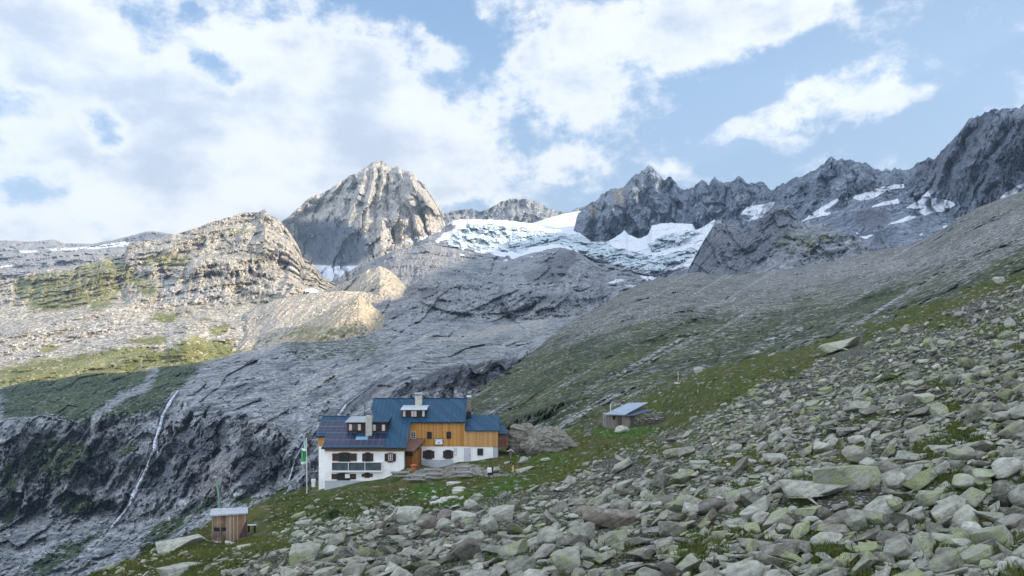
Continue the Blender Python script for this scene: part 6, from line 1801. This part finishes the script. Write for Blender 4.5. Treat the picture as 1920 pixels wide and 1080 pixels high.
# ------------------------------------------------------------------ the two giant boulders beside the hut
def giant(px0, px1, py0, py1, d, prof, seed, label, brown=.45, lichen=.2):
    """prof: outline heights (0..1) along the width"""
    bm = bmesh.new(); bmesh.ops.create_icosphere(bm, subdivisions=6, radius=1.0)
    V = np.array([v.co for v in bm.verts])
    w = (px1 - px0) / F * d / 2; h = (py1 - py0) / F * d
    k = 2.8
    V /= ((np.abs(V) ** k).sum(1, keepdims=True)) ** (1 / k)
    u = (V[:, 0] + 1) / 2
    hp = np.interp(u, [p[0] for p in prof], [p[1] for p in prof])
    Z = (V[:, 2] + 1) / 2
    Vn = np.stack([V[:, 0] * w, V[:, 1] * w * .62 + .0 * Z, Z * hp * h * 1.02 - .12 * h], 1)
    nn = fbm(Vn[:, 0] / 2.6, Vn[:, 1] / 2.6, Vn[:, 2] / 1.6, octv=6, seed=seed, gain=.55)
    rd = fbm(Vn[:, 0] / 1.3 + Vn[:, 2] * .5, Vn[:, 1] / 1.3, Vn[:, 2] / 1.0, octv=5, seed=seed + 5, ridged=True)
    dirn = V / np.linalg.norm(V, axis=1, keepdims=True)
    q = np.round((Vn[:, 2] + .35 * Vn[:, 0]) / .42) * .42 - (Vn[:, 2] + .35 * Vn[:, 0])
    fc = facet(Vn[:, 0] / 1.7 + .3 * Vn[:, 2], Vn[:, 2] / 1.0 + .4 * Vn[:, 1], seed) + .5 * facet(Vn[:, 0] / .7, Vn[:, 2] / .45 + Vn[:, 1] / .7, seed + 4)
    Vn += dirn * (.55 * nn + .25 * rd + .34 * fc)[:, None] + dirn * (.10 * q)[:, None]
    T = np.array([[v.index for v in f.verts] for f in bm.faces]); bm.free()
    x = X_((px0 + px1) / 2, d)
    o = mesh_np('giant_boulder', Vn, T, M_stone, smooth=True)
    o.location = (x, d + w * .3, Z_(py1, d)); o['brown'] = brown; o['tone'] = .4; o['lichen'] = lichen
    try: o.data.set_sharp_from_angle(angle=math.radians(35))
    except Exception: pass
    tag(o, label, 'boulder', 'giant boulders beside the hut')
giant(948, 1012, 792, 848, 105, [(0, .62), (.12, .95), (.5, 1.0), (.8, .9), (1, .75)], 3, 'giant grey-brown boulder touching the right end of the hut')
giant(976, 1094, 799, 850, 103.5, [(0, .55), (.25, .85), (.42, 1.0), (.6, .93), (.8, .6), (1, .25)], 12, 'giant grey-brown boulder sloping down to the right, the wider of the pair')

# ------------------------------------------------------------------ falling water on the shaded cliffs
m = bpy.data.materials.new('falling_water'); m.use_nodes = True
w = NT(m.node_tree); pos = w.n('ShaderNodeNewGeometry').outputs['Position']
n = w.noise(w.mapping(pos, scale=(1.6, 1.6, .18)), 1.0, 6, .7)
bs = w.n('ShaderNodeBsdfPrincipled', {'Base Color': w.mix(w.sstep(n, .3, .7), (.34, .40, .48), (.80, .84, .90)), 'Roughness': .5})
n2 = w.noise(w.mapping(pos, scale=(1, 1, .3)), .55, 7, .75)
ms_ = w.n('ShaderNodeMixShader', {0: w.sstep(n2, .40, .56), 1: w.n('ShaderNodeBsdfTransparent').outputs[0], 2: bs.outputs[0]})
w.n('ShaderNodeOutputMaterial', {'Surface': ms_.outputs[0]})
M_water = m
_vrow = VPY; 
def valley_depth(px, py):
    j = int(np.clip(round((px + 220) / STEP), 0, VPX.shape[1] - 1))
    return float(np.interp(py, VPY[:, j], VD[:, j]))
def fall(name, pts, widths, seed, off=2.0):
    P = np.array(pts, dtype=float); n = 70
    t = np.linspace(0, 1, n); s = np.concatenate([[0], np.cumsum(np.hypot(*np.diff(P, axis=0).T))]); s /= s[-1]
    px = np.interp(t, s, P[:, 0]) + 1.6 * fbm(t * 9, t * 0, seed=seed, octv=4); py = np.interp(t, s, P[:, 1])
    wd = np.interp(t, np.linspace(0, 1, len(widths)), widths) * (1 + .45 * fbm(t * 16, t * 0, seed=seed + 1, octv=3))
    rows = []
    for k in range(n):
        d = min(valley_depth(px[k] + q, py[k]) for q in (-3, 0, 3))
        row = []
        for u in (-1, -.5, 0, .5, 1):
            dd = d - off * (1.4 - abs(u))
            row.append(((px[k] + u * wd[k] / 2 - 960) / F * dd, dd, (HZ - py[k]) / F * dd))
        rows.append(row)
    V = np.array(rows).reshape(-1, 3); idx = np.arange(len(V)).reshape(n, 5)
    fq = np.stack([idx[1:, :-1], idx[1:, 1:], idx[:-1, 1:], idx[:-1, :-1]], -1).reshape(-1, 4)
    tag(mesh_np(name, V, fq, M_water, smooth=True), kind='structure')
fall('waterfall', [(333, 733), (322, 748), (305, 780), (296, 812), (288, 846), (284, 852), (274, 880), (262, 905), (250, 928), (243, 948)], [3, 7, 4.5, 8, 4, 6, 8, 6], 3)
fall('waterfall', [(243, 946), (232, 962), (220, 975), (208, 990)], [6, 6, 5], 5)
fall('waterfall', [(268, 880), (252, 915), (240, 945)], [1.6, 1.8], 9)
fall('waterfall', [(706, 713), (690, 728), (668, 744), (650, 758), (640, 772), (634, 782)], [.8, 1.4, 2.2, 3, 6, 7], 7)
fall('waterfall', [(573, 826), (562, 845), (553, 862), (548, 880), (542, 900)], [1, 1.2, 2, 3, 3.4], 8)
fall('waterfall', [(84, 895), (80, 925), (76, 955)], [.6, 1, 1], 11)

# ------------------------------------------------------------------ the air of the valley
def haze():
    m = bpy.data.materials.new('haze'); m.use_nodes = True
    w = NT(m.node_tree)
    v = w.n('ShaderNodeVolumePrincipled', {'Density': HAZE_D, 'Color': (.52, .72, 1.0, 1.0), 'Anisotropy': 0.2})
    w.n('ShaderNodeOutputMaterial', {'Volume': v.outputs[0]})
    o = MB().box(-4200, 4200, -2800, 6400, -700, 2000).build('haze', m)
    tag(o, kind='stuff')
HAZE_D = 5.5e-5
haze()
